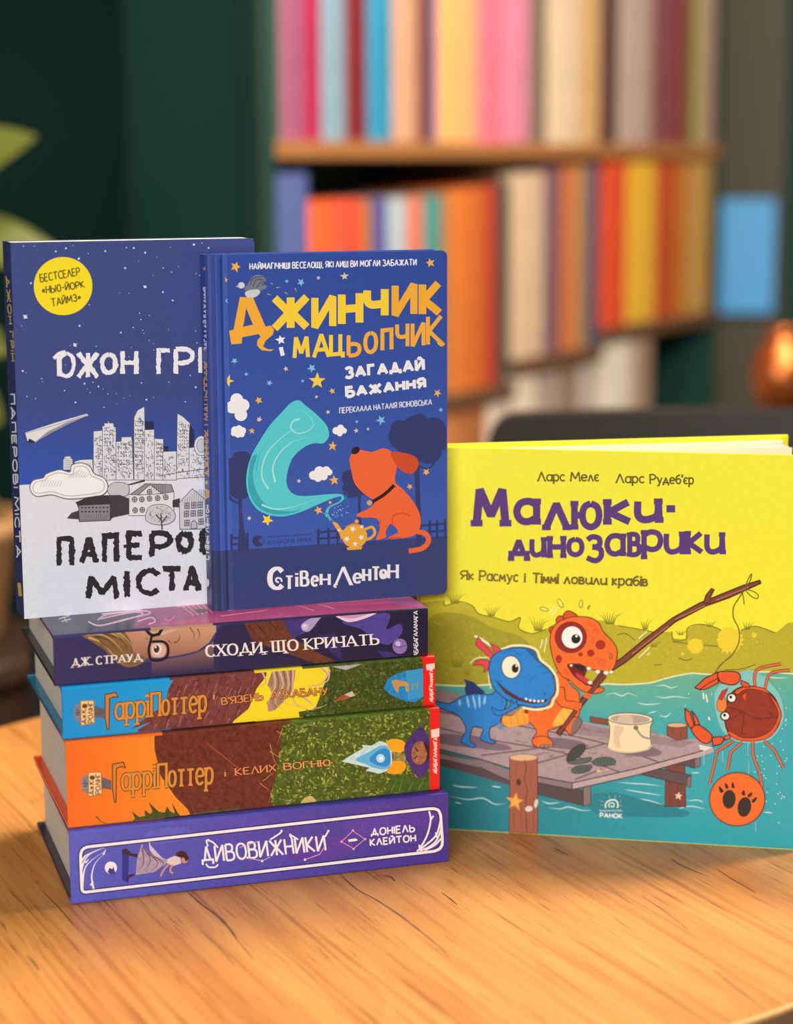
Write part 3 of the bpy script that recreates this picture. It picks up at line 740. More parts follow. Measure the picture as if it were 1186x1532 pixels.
# ------------------------------------------------------------------ the stack, bottom to top
def rnd_in(poly, n):
    xs = [p[0] for p in poly]; ys = [p[1] for p in poly]; out = []
    while len(out) < n:
        x, y = random.uniform(min(xs), max(xs)), random.uniform(min(ys), max(ys)); c = False
        for i in range(len(poly)):
            (x1, y1), (x2, y2) = poly[i-1], poly[i]
            if (y1 > y) != (y2 > y) and x < (x2-x1)*(y-y1)/(y2-y1)+x1: c = not c
        if c: out.append((x, y))
    return out

def leaf_scatter(A, poly, n, cols, r0, r1):
    """small printed leaves filling an outline"""
    poly = pth(poly); groups = {}
    for x, y in rnd_in(poly, n):
        c = random.choice(cols); a = random.uniform(0, 6.28); r = random.uniform(r0, r1); ca, sa = math.cos(a)*r, math.sin(a)*r
        p = [(x-ca, y-sa), (x-sa*.42, y+ca*.42), (x+ca, y+sa), (x+sa*.42, y-ca*.42)]
        A.rid += 1; groups.setdefault(c, []).extend([[p[0], p[1], p[2], A.rid], [p[0], p[2], p[3], A.rid]])
    for c, t in groups.items(): A.tris(t, c)

def art_dyv(A):
    A.view = 'P'; W = (244, 240, 246)
    for x, y, r, c in [(360, 1235, 26, (90, 78, 184)), (480, 1270, 34, (96, 66, 166)), (560, 1235, 30, (94, 68, 172)), (620, 1226, 24, (88, 60, 162)), (250, 1250, 24, (96, 98, 200))]:
        A.ell(x, y, r*1.6, r*.5, c, 0.12, -7)
    A.strokes([[(x, y), (x+1.1, y)] for x, y in rnd_in(pth('150,1262 640,1196 652,1286 160,1344'), 110)], 1.0, (150, 128, 206))
    fr = catmull(pth('120.5,1285 121,1277 124,1270.5 131,1267'), False, 4)+catmull(pth('640,1210 650,1210 656,1213 659,1220'), False, 4)+catmull(pth('661.5,1256 661,1264 657,1270 649,1273.5'), False, 4)+catmull(pth('134,1334 127,1334.5 123,1332 122,1325'), False, 4)
    A.stroke(fr+[fr[0]], 7.5, (48, 42, 104)); A.stroke(fr+[fr[0]], 4.2, W)
    A.view = 'A7'
    A.strokes(['330,690 345,640 380,600 455,568', '330,640 352,612 395,590 440,570', '335,790 345,690 380,640 450,590', '395,790 385,720 405,650 455,600', '350,650 372,628', '378,770 398,748', '448,606 462,574'], 11, W, True, True)
    A.ell(488, 676, 33, 33, W); A.poly('470,700 480,676 496,684 500,668 508,690 512,708 488,712', (64, 62, 150))
    A.poly('548,580 585,600 580,760 548,740', (52, 56, 150))
    A.poly('548,578 572,572 600,598 636,604 632,622 590,612 552,602', (62, 46, 48)); A.poly('578,720 600,708 622,714 586,730 580,754 572,748', (70, 40, 40))
    A.poly('655,548 680,580 700,600 800,640 780,660 720,700 620,716 630,620', (172, 156, 176), a=.2)
    A.poly('690,520 702,556 760,620 800,640 720,610 696,580', (206, 196, 214)); 
    A.strokes(['660,560 700,640 640,708', '676,586 740,652 690,704', '690,602 770,650 730,694', '656,570 664,650 628,700'], 9, (112, 84, 112), True, True)
    A.poly('790,630 830,612 862,622 866,652 820,668 788,650', (222, 206, 206)); A.strokes(['800,655 770,690 756,722', '820,660 806,690 822,706'], 10, (206, 150, 138), True)
    A.ell(884, 636, 17, 17, (206, 142, 124)); A.poly('838,600 862,586 890,594 906,624 890,640 880,622 850,616', (70, 36, 44), True)
    A.view = 'P'
    A.pen('ДИВОВИЖНИКИ', (303, 1291), (487, 1272), (300.5, 1267), (484, 1250), 3.1, W, gap=.24)
    A.strokes(['308,1292 312,1297 322,1297 326,1293', '311,1266 309,1257 318,1260 326,1268', '404,1256 418,1247 421,1243', '436,1254 434,1249 446,1256', '486,1252 491,1243'], 2.4, W, True)
    A.strokes(['370,1283 392,1288 404,1282', '358,1268 388,1258', '456,1286 478,1278 486,1266'], 1.2, (224, 170, 200)); 
    for x, y in [(370, 1283), (392, 1288), (456, 1286), (491, 1243), (421, 1243), (312, 1257), (434, 1249)]: A.ell(x, y, 2, 2, (238, 214, 226), n=10)
    A.view = 'A8'
    A.stroke('578,607 636,552 697,594 640,642 578,607', 4, (222, 150, 190))
    for x, y in [(578, 607), (636, 550), (698, 594), (640, 644)]: A.ell(x, y, 6, 6, (236, 170, 190), n=10)
    A.poly('612,596 650,590 662,600 650,604 614,608', W)
    A.pen('ДОНІЕЛЬ', (730, 577), (948, 555), (730, 542), (946, 520), 7.5, W, gap=.26); A.pen('КЛЕЙТОН', (725, 628), (954, 604), (724, 595), (952, 572), 7.5, W, gap=.26)
    A.strokes(['1022,452 1030,500 1010,580 970,650', '1082,490 1060,570 1010,620 960,655', '1084,540 1060,600 1020,635 975,652', '1084,590 1050,625 1000,650', '1030,496 1044,476', '1062,586 1056,560', '974,640 972,622'], 9, W, True)

stack_book('violet_hardback', *DYV, 'violet hardback with a white frame on its spine, lying at the bottom of the stack', 'book', M_GLOSS,
    lambda co, n: (*mixc((90, 98, 200), (76, 56, 152), co.x/.2132), .10), (66, 52, 128), (58, 40, 60), art_dyv, xs=[.2132*k/8 for k in range(9)])

RED = (232, 36, 34)
def publisher(A, x, y0, y1, c, w):
    """white zigzag wordmark running up the spine"""
    A.pen('АБАБАГАЛАМАГА', (x+w, y0), (x+w, y1), (x-w, y0), (x-w, y1), 1.1, c, gap=.08, bounce=.10)

def potter(A, bl, br, H, w):
    """decorated two-word lettering; the tall first letter is drawn apart"""
    f = lambda t, h: (bl[0]+(br[0]-bl[0])*t, bl[1]+(br[1]-bl[1])*t-h)
    for word, a, b in (('аррі', .105, .425), ('Поттер', .46, 1.0)):
        A.pen(word, f(a, 0), f(b, 0), f(a, H), f(b, H), w, (216, 146, 64), serif=1.7, edge=(92, 44, 30), ew=w*.55, gap=.20)

def sign(A, cx, cy, c1):
    """grey stone ornament holding a paper with two words that read upwards"""
    A.poly([(cx-60, cy-20), (cx-48, cy-42), (cx-22, cy-46), (cx-8, cy-20), (cx-8, cy+30), (cx-30, cy+46), (cx-52, cy+34)], (128, 132, 146), True, .25)
    A.poly([(cx+30, cy-36), (cx+62, cy-36), (cx+100, cy-20), (cx+100, cy+30), (cx+62, cy+22), (cx+34, cy+30)], (104, 98, 104), False, .3)
    A.strokes([[(cx-46, cy-18), (cx-34, cy-12)], [(cx-46, cy+8), (cx-32, cy+10)], [(cx-50, cy-4), (cx-26, cy-2)]], 5, (60, 60, 72))
    A.poly([(cx-24, cy-64), (cx+46, cy-66), (cx+50, cy+54), (cx-22, cy+66)], (236, 206, 150), line=(150, 104, 60), w=4)
    A.pen('Дж.К.', (cx+4, cy+56), (cx+4, cy-24), (cx-18, cy+56), (cx-18, cy-24), 4.2, (96, 56, 34)); A.pen('РОЛІНГ', (cx+42, cy+50), (cx+40, cy-58), (cx+16, cy+52), (cx+16, cy-56), 4.2, (120, 70, 40))
    A.ell(cx-2, cy-36, 14, 12, (120, 60, 40))

GREENS = [(118, 138, 50), (146, 166, 64), (94, 114, 44), (66, 86, 36), (168, 182, 84), (124, 132, 68), (104, 124, 42), (152, 160, 74)]
def art_gob(A):
    A.view = 'P'
    A.poly('90,1100 231,1086 231,1120 240,1160 262,1192 282,1212 288,1222 90,1250', lambda x, y: mixc((246, 110, 36), (252, 146, 46), (x-95)/150))
    A.poly('231,1086 440,1062 430,1110 422,1150 415,1212 288,1224 280,1210 262,1192 240,1160 231,1120', (106, 50, 40), a=.45)
    A.strokes([[(x, y), (x+random.uniform(-9, 9), y+random.uniform(-6, 8))] for x, y in rnd_in(pth('236,1090 424,1070 412,1206 300,1216 262,1186'), 150)], 1.0, (128, 54, 46))
    A.strokes([[(x, y), (x+random.uniform(-9, 9), y+random.uniform(-6, 8))] for x, y in rnd_in(pth('236,1090 424,1070 412,1206 300,1216 262,1186'), 120)], 1.0, (84, 38, 32))
    A.stroke('308,1111 330,1128 352,1146 372,1158', 1.4, (176, 74, 64))
    G = pth('424,1064 648,1040 648,1186 410,1214 405,1190 412,1160 420,1120')
    A.poly(G, (74, 94, 36), a=.5); leaf_scatter(A, G, 1500, GREENS, 1.6, 4.2)
    A.view = 'A8'
    A.strokes(['250,45 300,80', '215,110 240,200 270,240', '190,230 230,270', '280,30 250,120', '165,310 230,360', '230,340 205,420', '215,150 300,200', '180,300 240,250', '260,160 300,120'], 5, (170, 150, 74), True, True)
    A.poly('375,415 385,390 420,375 445,392 440,410', (206, 184, 110), True); A.poly('820,360 800,320 840,280 900,260 960,290 1020,250 1030,350', (64, 96, 36), a=.4)
    A.strokes(['830,350 860,290', '870,350 890,280', '920,345 940,300', '970,340 1000,280'], 8, (96, 132, 54), False, True)
    A.poly('578,200 640,160 690,132 680,116 730,120 770,96 800,104 832,134 836,216 806,250 770,262 700,246 720,232 640,214', (196, 226, 228), a=.15)
    A.poly('650,190 720,150 780,120 820,136 826,216 800,240 740,232 700,214', (96, 186, 230), True); A.poly('720,184 780,136 822,150 822,210 790,226 740,210', (40, 144, 220), True)
    A.ell(776, 184, 22, 22, (170, 226, 250)); A.ell(778, 184, 11, 11, (232, 248, 252))
    A.poly('804,104 842,86 886,94 908,122 884,152 852,164 826,140', (248, 172, 40), True, .15); A.poly('806,252 842,264 884,256 906,222 880,188 850,184 832,214', (248, 164, 36), True, .15)
    A.poly('840,150 900,160 904,200 842,196', (150, 138, 76), a=.5)
    A.poly('976,28 1008,56 1026,110 1030,190 1012,252 974,286 938,246 908,190 896,128 926,76', (72, 50, 122), True, .25)
    A.poly('952,106 986,98 1014,124 1016,168 996,206 962,216 936,188 934,144', (158, 104, 74), True, .5); A.poly('990,96 1022,120 1026,180 1000,214 1012,160', (60, 34, 28), a=.3)
    A.strokes(['950,130 966,150', '946,186 962,170'], 6, (70, 40, 30))
    A.view = 'P'
    A.poly('642.5,1040 668,1040 668,1192 642.5,1190', RED)
    A.poly('644,1092 657,1089 659,1101 645,1104', (240, 214, 210)); publisher(A, 651, 1157, 1103, (246, 224, 220), 2.6)
    A.view = 'A7'
    A.poly('590,434 618,412 600,372 640,404 672,398 668,366 700,388 712,372 690,322 744,374 778,380 790,346 806,372 832,384 816,326 850,384 866,402 812,410 700,424', (66, 84, 40), a=.4)
    A.stroke('410,400 440,430 500,446', 9, (66, 84, 40), True, True); A.poly('900,392 1000,372 1100,362 1180,352 1180,380 920,402', (84, 92, 44), a=.5)
    sign(A, 390, 228, 0)
    potter(A, (492, 262), (1034, 222), 122, 13.5)
    A.poly('496,120 556,108 566,140 546,132 518,142 516,320 508,328 496,250', (206, 134, 58), line=(92, 44, 30), w=5)
    A.pen('і', (1098, 186), (1108, 185), (1096, 150), (1106, 149), 8, (226, 150, 92))
    A.view = 'A8'
    A.pen('КЕЛИХ', (42, 270), (246, 248), (40, 236), (243, 214), 8, (226, 146, 92), serif=2.0, contrast=.45, edge=(84, 30, 24), ew=3)
    A.pen('ВОГНЮ', (289, 243), (520, 220), (286, 210), (517, 190), 8, (226, 158, 92), serif=2.0, contrast=.45, edge=(70, 44, 24), ew=3)

def gob_base(co, n):
    x = co.x
    if x < .052: return (246, 112, 36)
    if x < .1235: return (110, 54, 42, .4)
    if x < .2035: return (92, 114, 42, .5)
    return RED
stack_book('orange_hardback', *GOB, 'thick hardback with orange, maroon and leafy green spine, second from the bottom of the stack', 'book', M_GLOSS,
    gob_base, (168, 40, 40), (226, 76, 34), art_gob, xs=[0, .0519, .0521, .1234, .1236, .2034, .2036, .2097])

def art_azk(A):
    A.view = 'P'
    A.poly('85,1020 275,1000 262,1030 244,1062 240,1108 85,1125', lambda x, y: mixc((28, 150, 220), (36, 160, 226), (x-90)/150))
    A.poly('240,1070 470,980 500,985 460,1090 240,1110', (248, 224, 44))
    A.poly('266,1004 400,988 398,1012 384,1030 372,1060 350,1078 344,1088 210,1106 205,1092 226,1080 196,1091 224,1068 246,1056 252,1030', (122, 66, 64), a=.35)
    fe = []
    for k in range(46):
        x, y = rnd_in(pth('262,1010 396,994 380,1030 350,1076 222,1098 248,1056'), 1)[0]
        fe.append([(x, y), (x-5, y+9), (x-7, y+20)])
    A.strokes(fe, 1.6, (84, 40, 44), True, True); 
    fe = [[(x, y), (x-4, y+8), (x-5, y+17)] for x, y in rnd_in(pth('262,1010 396,994 380,1030 350,1076 222,1098 248,1056'), 40)]
    A.strokes(fe, 1.5, (168, 112, 104), True, True)
    A.view = 'A6'
    G = pth('530,372 620,392 760,350 1020,325 1022,600 380,660 372,610 440,600 500,560 500,480 540,400')
    A.poly('520,376 620,360 760,340 620,392 540,402', (176, 172, 176), a=.2); A.poly(G, (66, 82, 34), a=.5); leaf_scatter(A, G, 900, [(78, 92, 40), (96, 110, 50), (58, 72, 32), (110, 122, 62), (50, 64, 30), (70, 88, 34)], 5, 13)
    A.poly('232,400 360,378 350,440 330,520 290,560 250,600 212,610 206,560 240,520 208,470', (170, 134, 112), a=.35)
    A.strokes(['240,400 250,470 220,540 212,600 240,606', '270,395 290,470 250,560 300,600', '310,390 320,470 300,560 380,580', '345,385 340,480 350,560 430,600 490,580', '380,520 430,560 470,590 520,570', '490,380 520,420 480,470 430,480 410,540', '530,395 520,450 440,470', '180,400 200,450 170,480'], 12, (214, 178, 150), True, True)
    A.strokes(['255,400 268,470 240,540 225,590', '290,395 305,470 280,560', '330,390 330,480 318,540'], 5, (116, 78, 64), True, True)
    A.poly('362,380 470,372 488,404 470,440 430,470 390,496 362,470', (246, 222, 50), True)
    A.poly('816,488 834,440 880,412 960,392 1020,382 1022,530 980,560 920,552 850,520', (38, 138, 206), a=.25); A.poly('930,396 1020,384 1020,530 940,548', (60, 156, 216))
    A.poly('858,452 880,444 940,458 944,498 930,502 926,478 896,480 892,506 880,504', (196, 152, 84), True); A.strokes(['958,470 1000,460', '970,468 962,496', '990,464 992,492'], 6, (150, 156, 120))
    A.poly('560,556 590,528 640,506 668,524 630,540', (176, 84, 58), a=.3); A.poly('610,520 650,502 668,526 640,532', (206, 190, 176))
    A.view = 'P'
    A.poly('634.8,960 662,960 662,1070 634.8,1070', RED)
    A.poly('637,994 651,992 652,1000 638,1003', (240, 214, 210)); publisher(A, 645, 1050, 1001, (246, 224, 220), 2.4)
    A.view = 'A5'
    sign(A, 374, 616, 0)
    potter(A, (478, 654), (1004, 606), 116, 13.5)
    A.poly('478,520 534,508 546,534 522,532 502,542 498,700 490,706 478,640', (206, 134, 58), line=(92, 44, 30), w=5)
    A.pen('і', (1040, 546), (1052, 545), (1040, 508), (1050, 507), 8, (226, 160, 92))
    A.view = 'P'
    A.pen("В'ЯЗЕНЬ", (332, 1054), (393, 1046.5), (331, 1044.5), (392, 1036.5), 2.1, (226, 150, 84), serif=2.0, contrast=.4, edge=(96, 50, 30), ew=1)
    A.pen('АЗКАБАНУ', (406.5, 1045), (490.5, 1039), (406, 1034), (489, 1028.5), 2.1, (216, 146, 78), serif=2.0, contrast=.4, edge=(96, 60, 30), ew=1)

def azk_base(co, n):
    x = co.x
    if x < .058: return (32, 154, 222)
    if x < .105: return (120, 64, 62, .3)
    if x < .132: return (240, 214, 50)
    if x < .2005: return (80, 96, 40, .5)
    return RED
stack_book('blue_hardback', *AZK, 'hardback with bright blue, feathered, yellow and green spine, third from the bottom of the stack', 'book', M_GLOSS,
    azk_base, (150, 40, 40), (32, 110, 150), art_azk, xs=[0, .0579, .0581, .1049, .1051, .1319, .1321, .2004, .2006, .2090])

def art_sch(A):
    A.view = 'A5'
    A.poly('350,210 440,170 720,150 1060,130 1062,190 1030,260 960,300 880,322 790,336 700,352 620,372 560,360 500,320 430,250', (74, 62, 120), True, .1)
    A.poly('560,150 1055,120 1058,190 1020,250 960,292 860,316 760,326 690,332 640,318 600,250', lambda x, y: mixc((206, 158, 126), (150, 98, 84), (y-180)/170))
    A.poly('360,205 480,180 560,178 612,240 630,300 690,330 660,362 600,378 540,352 480,290 420,250', (128, 98, 62), True, .3)
    A.strokes(['380,208 470,210 540,260 600,340', '400,200 500,196 570,240 622,320', '430,192 530,190 590,230 640,300', '392,222 460,250 520,310 580,370', '460,190 540,200 600,262'], 10, (208, 174, 110), True, True)
    A.strokes(['420,215 500,240 560,310', '470,205 560,230 610,300', '450,240 520,300'], 8, (84, 58, 40), True, True)
    A.poly('700,190 770,196 860,172 860,180 780,210 720,208', (206, 176, 156)); A.stroke('690,180 712,204 730,212 760,204 780,170', 16, (34, 30, 38)); A.stroke('722,208 716,240 706,290 720,338 770,340 802,318 806,270 780,244 722,244', 13, (34, 30, 38), True)
    A.poly('724,256 776,254 796,280 790,310 770,326 726,322 718,290', (214, 178, 160), True); A.ell(750, 284, 24, 30, (228, 214, 208), rot=10); A.ell(746, 282, 15, 20, (70, 52, 50)); A.ell(742, 272, 5, 6, (236, 232, 230))
    A.strokes(['836,250 858,240 868,214 852,180', '806,236 830,256', '920,170 940,200 946,240', '960,176 972,206 964,226', '690,230 702,226'], 7, (120, 74, 66), True, True)
    A.view = 'A6'
    A.poly('90,150 290,120 330,190 360,236 470,300 562,345 480,366 380,330 250,282 130,240', (110, 62, 46), a=.35); A.strokes(['110,160 180,240', '150,150 240,250', '220,140 300,230', '280,260 420,330'], 7, (78, 42, 36), True, True)
    A.poly('290,128 420,110 470,160 400,200 340,226', (72, 58, 128), a=.2); A.poly('600,140 800,95 850,110 830,180 900,150 910,200 840,260 760,230 700,180', (84, 72, 156), True, .2); A.poly('470,210 560,200 590,260 600,345 540,300', (58, 48, 104), a=.2); A.poly('780,290 860,300 900,325 820,330', (62, 54, 120)); A.poly('-10,300 100,310 200,360 100,400 -10,420', (48, 42, 84))
    A.poly('390,150 440,120 492,108 470,140 430,188 400,190 386,172', (176, 158, 206), True); A.ell(406, 166, 18, 17, (206, 190, 222)); A.ell(402, 160, 6, 6, (240, 232, 246))
    A.poly('560,100 640,80 790,60 790,88 720,122 640,142 590,126', (236, 206, 226), True); A.poly('590,108 760,84 700,112 640,124', (196, 156, 200), True)
    A.ell(900, 268, 38, 40, (140, 116, 190)); A.ell(890, 256, 14, 14, (206, 186, 226)); A.stroke('868,262 900,272 936,262', 4, (96, 76, 150), True)
    A.view = 'P'
    A.pen('ДЖ. СТРАУД', (108, 997), (212, 988), (108, 985), (211.5, 977.5), 2.6, (236, 226, 220), serif=2.2, contrast=.55, gap=.26)
    A.pen('СХОДИ, ЩО КРИЧАТЬ', (309, 982.5), (566, 963.5), (308, 966), (565, 948.5), 3.4, (240, 234, 232), serif=2.4, contrast=.55, gap=.24)
    publisher(A, 622, 982, 914, (232, 230, 236), 3.0)

def art_sch_top(A):
    A.view = 'P'
    A.poly('60,960 60,880 200,880 214,940', (56, 48, 86)); A.poly('200,940 215,880 700,860 700,912', lambda x, y: mixc((150, 70, 120), (240, 98, 146), (x-200)/70))
    A.poly('230,935 330,920 480,908 640,900 640,907 480,920 330,934', (190, 80, 130)); A.poly('560,890 700,880 700,912 600,906', (196, 104, 164))
    A.strokes(['270,905 290,921', '277,904 297,920', '284,903 304,919', '291,902 311,918', '298,901 318,917', '264,908 300,904'], 1.6, (250, 150, 176))
    A.strokes(['340,914 420,905 500,902', '440,904 470,914', '470,902 500,911', '330,922 400,913', '500,902 560,897 630,893'], 1.5, (252, 146, 172), True)
    A.ell(300, 914, 9, 3, (60, 44, 40))
    A.strokes(['132,930 150,936 190,926 224,918 210,914 160,920 146,928', '150,926 200,916 212,920 170,932', '152,919 212,912', '206,930 226,924 232,930 222,934'], 2.2, (246, 196, 216), True)
    A.strokes(['88,926 104,921', '92,930 106,926', '96,924 100,931'], 2.0, (206, 196, 206)); A.strokes(['246,926 254,929 262,921'], 1.8, (236, 120, 160), True)

def sch_base(co, n):
    if co.z > .02 and .052 < co.x < .086: return (176, 130, 110)
    return mixc((60, 54, 98), (40, 34, 62), co.x/.2084)
stack_book('dark_purple_hardback', *SCH, 'dark purple hardback with a bespectacled face on its spine, topmost of the lying books', 'book', M_GLOSS,
    sch_base, (110, 50, 90), (58, 50, 60), art_sch, art_sch_top, xs=[0, .0519, .0521, .0859, .0861, .13, .17, .2084])

# ------------------------------------------------------------------ dark blue paperback standing on the stack
PT = (-0.2034, 1.0686, TOP, 0.3626, 0.2040, 0.1344, 0.0242)
def art_pt(A):
    A.view = 'P'; WHT = (232, 235, 242); CRAY = (44, 42, 46)
    for x, y in rnd_in(pth('20,368 375,362 300,600 40,620'), 90):
        r = random.choice([.7, .8, 1.0, 1.2, 1.8]); A.star(x, y, r, (206, 222, 246), inner=.6, n=4)
    for x, y, r in [(38, 474, 4), (217, 429, 3.2), (112, 516, 3.6), (34, 555, 2), (217, 378, 2), (200, 371, 2), (290, 366, 2.2), (118, 387, 2.4), (187, 401, 2)]: A.star(x, y, r, (214, 230, 250), inner=.55, n=4)
    A.ell(94.4, 428, 43.8, 43.5, (250, 226, 30), n=64)
    A.view = 'A1'; B = (92, 78, 30)
    A.pen('БЕСТСЕЛЕР', (180, 273), (355, 241), (176, 240), (351, 209), 5, B); A.pen('«НЬЮ-ЙОРК', (188, 326), (376, 296), (186, 294), (370, 268), 5, B); A.pen('ТАЙМЗ»', (230, 382), (358, 352), (226, 348), (354, 324), 5, B)
    for ch, b in (('Д', (238, 585, 332, 702)), ('Ж', (338, 578, 442, 704)), ('О', (444, 584, 522, 684)), ('Н', (534, 570, 614, 690)), ('Г', (694, 566, 762, 690)), ('Р', (770, 560, 862, 688)), ('І', (872, 552, 906, 686)), ('Н', (925, 548, 1000, 682))):
        if ch == 'Д':
            A.pen('О', (262, 692), (326, 690), (262, 590), (328, 588), 19, (238, 240, 246), rough=.5); A.stroke('238,612 262,590 290,582', 15, (238, 240, 246), True); A.stroke('262,600 264,690', 22, (238, 240, 246))
        else: A.letter(ch, *b, 21, (238, 240, 246), rough=.55)
    A.view = 'A2'
    # paper plane
    A.poly('114,168 118,182 150,186 205,150 260,122 330,90 392,62 380,58 240,100', (40, 42, 66)); A.poly('112,140 240,98 385,56 392,64 300,94 220,138 160,182 130,166 122,180', (226, 228, 232)); A.poly('150,186 210,136 300,92 388,64 300,104 230,140', (150, 152, 158)); A.stroke('114,142 240,108 386,60', 4, (180, 182, 190))
    # skyline
    bl = [('640,90 682,90 682,130 640,130', (40, 44, 84)), ('836,96 862,130 862,200 836,206', (40, 44, 84)), ('722,200 748,200 748,222 722,222', (40, 44, 84))]
    for p, c in bl: A.poly(p, c)
    BW = (222, 226, 234); BD = (92, 96, 112)
    blocks = ['414,134 456,130 456,350 414,350', '454,110 462,110 462,98 478,98 480,82 484,98 504,98 504,112 514,118 514,350 454,350', '514,180 538,178 538,160 582,158 586,178 592,350 514,350', '594,72 610,40 640,24 642,128 642,350 594,350', '640,128 684,126 684,350 640,350', '684,166 724,168 724,350 684,350', '722,224 782,222 782,350 722,350', '786,54 812,70 842,98 838,150 838,340 782,345', '838,208 918,196 918,336 838,340']
    hatch = []
    for b in blocks:
        q = pth(b); A.poly(q, BW, line=BD, w=2.5)
        x0, x1 = min(p[0] for p in q)+4, max(p[0] for p in q)-4; y0, y1 = max(sorted(p[1] for p in q)[1], 60)+8, 340
        for k in range(int((x1-x0)*(y1-y0)/150)):
            x, y = random.uniform(x0, x1-4), random.uniform(y0, y1-8)
            hatch.append([(x, y), (x+random.choice([0, 0, 12]), y+random.uniform(6, 18))] if random.random() < .55 else [(x, y), (x+random.uniform(5, 14), y-1)])
    A.strokes([[(min(max(x, 416), 914), y) for x, y in h] for h in hatch], 2.2, (104, 108, 124))
    for x, y, dx, n, m, dy in [(462, 132, 12, 4, 5, 16), (600, 90, 9, 4, 12, 19), (796, 130, 10, 4, 6, 15), (522, 190, 12, 5, 6, 18), (692, 190, 8, 4, 6, 18)]:
        A.strokes([[(x+i*dx, y+j*dy), (x+i*dx+4, y+j*dy)] for i in range(n) for j in range(m)], 5, (84, 88, 106))
    A.ell(892, 198, 32, 44, BW, line=BD, w=3); A.ell(892, 198, 20, 30, (200, 206, 218), line=BD, w=2)
    A.poly('280,262 288,246 310,244 322,260 324,305 280,305', BW, line=BD, w=2.5); A.poly('330,268 360,260 410,258 416,350 330,350', BW, line=BD, w=2.5)
    A.strokes([[(284, 256+8*k), (320, 256+8*k)] for k in range(6)]+[[(336+8*k, 276), (334+8*k, 300)] for k in range(9)], 2, (120, 124, 140))
    A.poly('556,372 640,348 642,356 580,372', (60, 62, 72)); A.stroke('700,332 820,312 916,300', 3, (90, 94, 110))
    # cloud
    A.poly('132,388 146,352 190,340 206,322 262,304 308,314 318,284 360,274 398,290 418,322 462,342 478,382 458,414 404,426 300,434 230,416 160,422', (240, 241, 245), True, line=(98, 100, 112), w=4); A.poly('146,388 158,360 200,350 216,332 262,318 318,326 330,296 360,288 388,300 406,332 452,352 462,382 446,402 400,412 300,420 232,402 164,408', (246, 246, 249), True, line=(150, 152, 162), w=2.5)
    A.strokes([[(320+9*k, 300+6*abs(k-4)), (300+9*k, 340)] for k in range(9)]+[[(190+12*k, 352), (178+12*k, 380)] for k in range(8)], 2, (180, 182, 190))
    # trees and houses
    A.poly('480,380 510,360 560,366 572,390 560,420 500,420 478,404', (198, 200, 208), True, line=(96, 98, 106), w=2.5)
    A.poly('296,520 316,496 350,484 336,448 386,426 440,418 530,416 572,432 574,500 500,516 486,530 350,524', (66, 66, 72)); A.poly('348,462 488,456 488,528 350,534', (140, 140, 148), line=(50, 50, 56), w=3); A.poly('332,450 388,426 476,420 492,450 352,462', (54, 54, 60))
    A.strokes([[(358+16*i, 472+18*j), (368+16*i, 472+18*j)] for i in range(8) for j in range(2)], 7, (70, 70, 78)); A.strokes([[(356+9*k, 500), (352+9*k, 530)] for k in range(14)], 2, (100, 100, 108))
    A.poly('572,412 770,400 770,506 572,508', (228, 229, 234), line=(120, 122, 130), w=2.5); A.poly('576,414 644,366 758,370 768,402 716,410 664,372 620,416', (146, 148, 156), line=(80, 82, 90), w=3); A.poly('612,416 664,370 718,410', (226, 227, 232), line=(80, 82, 90), w=3)
    A.strokes([[(650+9*k, 372), (640+10*k, 372+6*k)] for k in range(10)], 2, (90, 92, 100))
    for x, y in [(596, 436), (628, 436), (662, 432), (698, 430), (734, 426), (598, 484), (630, 482), (662, 402)]: A.ell(x, y, 11, 12, (176, 178, 188), line=(84, 86, 96), w=3, n=12); A.strokes([[(x-10, y), (x+10, y)], [(x, y-11), (x, y+11)]], 2.5, (84, 86, 96))
    A.poly('644,510 660,470 700,458 744,464 774,498 768,530 730,548 680,546 650,532', (206, 208, 214), True, line=(96, 98, 106), w=2.5); A.strokes([[(x, y), (x+random.uniform(-16, 16), y+random.uniform(-10, 10))] for x, y in rnd_in(pth('654,510 690,464 744,470 766,520 690,544'), 46)], 2.2, (110, 112, 122)); A.strokes(['712,500 718,570', '716,540 740,508', '716,530 690,504'], 6, (80, 82, 90), True)
    A.poly('764,440 796,430 796,470 764,470', (60, 60, 66)); A.poly('794,450 852,388 920,446 920,566 796,568', (204, 206, 214), line=(96, 98, 106), w=3); A.strokes([[(812+10*k, 440-7*min(k, 7)), (808+10*k, 450)] for k in range(10)], 2, (140, 142, 150))
    for x, y in [(828, 464), (858, 462), (886, 460), (826, 500), (856, 498), (886, 496), (828, 540), (890, 534)]: A.poly([(x-10, y-12), (x+10, y-13), (x+10, y+12), (x-10, y+13)], (170, 174, 186), line=(74, 76, 86), w=3); A.strokes([[(x-10, y), (x+10, y)], [(x, y-12), (x, y+12)]], 2.5, (74, 76, 86))
    A.poly('846,566 846,540 858,528 872,540 872,564', (186, 188, 198), line=(74, 76, 86), w=3)
    for ch, b in (('П', (250, 600, 330, 740)), ('А', (352, 596, 438, 728)), ('П', (452, 586, 528, 724)), ('Е', (560, 576, 640, 706)), ('Р', (662, 574, 766, 702)), ('О', (778, 576, 858, 676)), ('В', (884, 562, 960, 682)),
                  ('М', (378, 770, 530, 886)), ('І', (546, 744, 580, 878)), ('С', (602, 742, 712, 864)), ('Т', (712, 732, 812, 852)), ('А', (812, 724, 894, 852))):
        A.letter(ch, *b, 26, CRAY, rough=.7)
        A.letter(ch, b[0]+3, b[1]+2, b[2]-3, b[3]-3, 18, CRAY, rough=1.1)
    A.stroke('548,645 610,636', 14, CRAY)

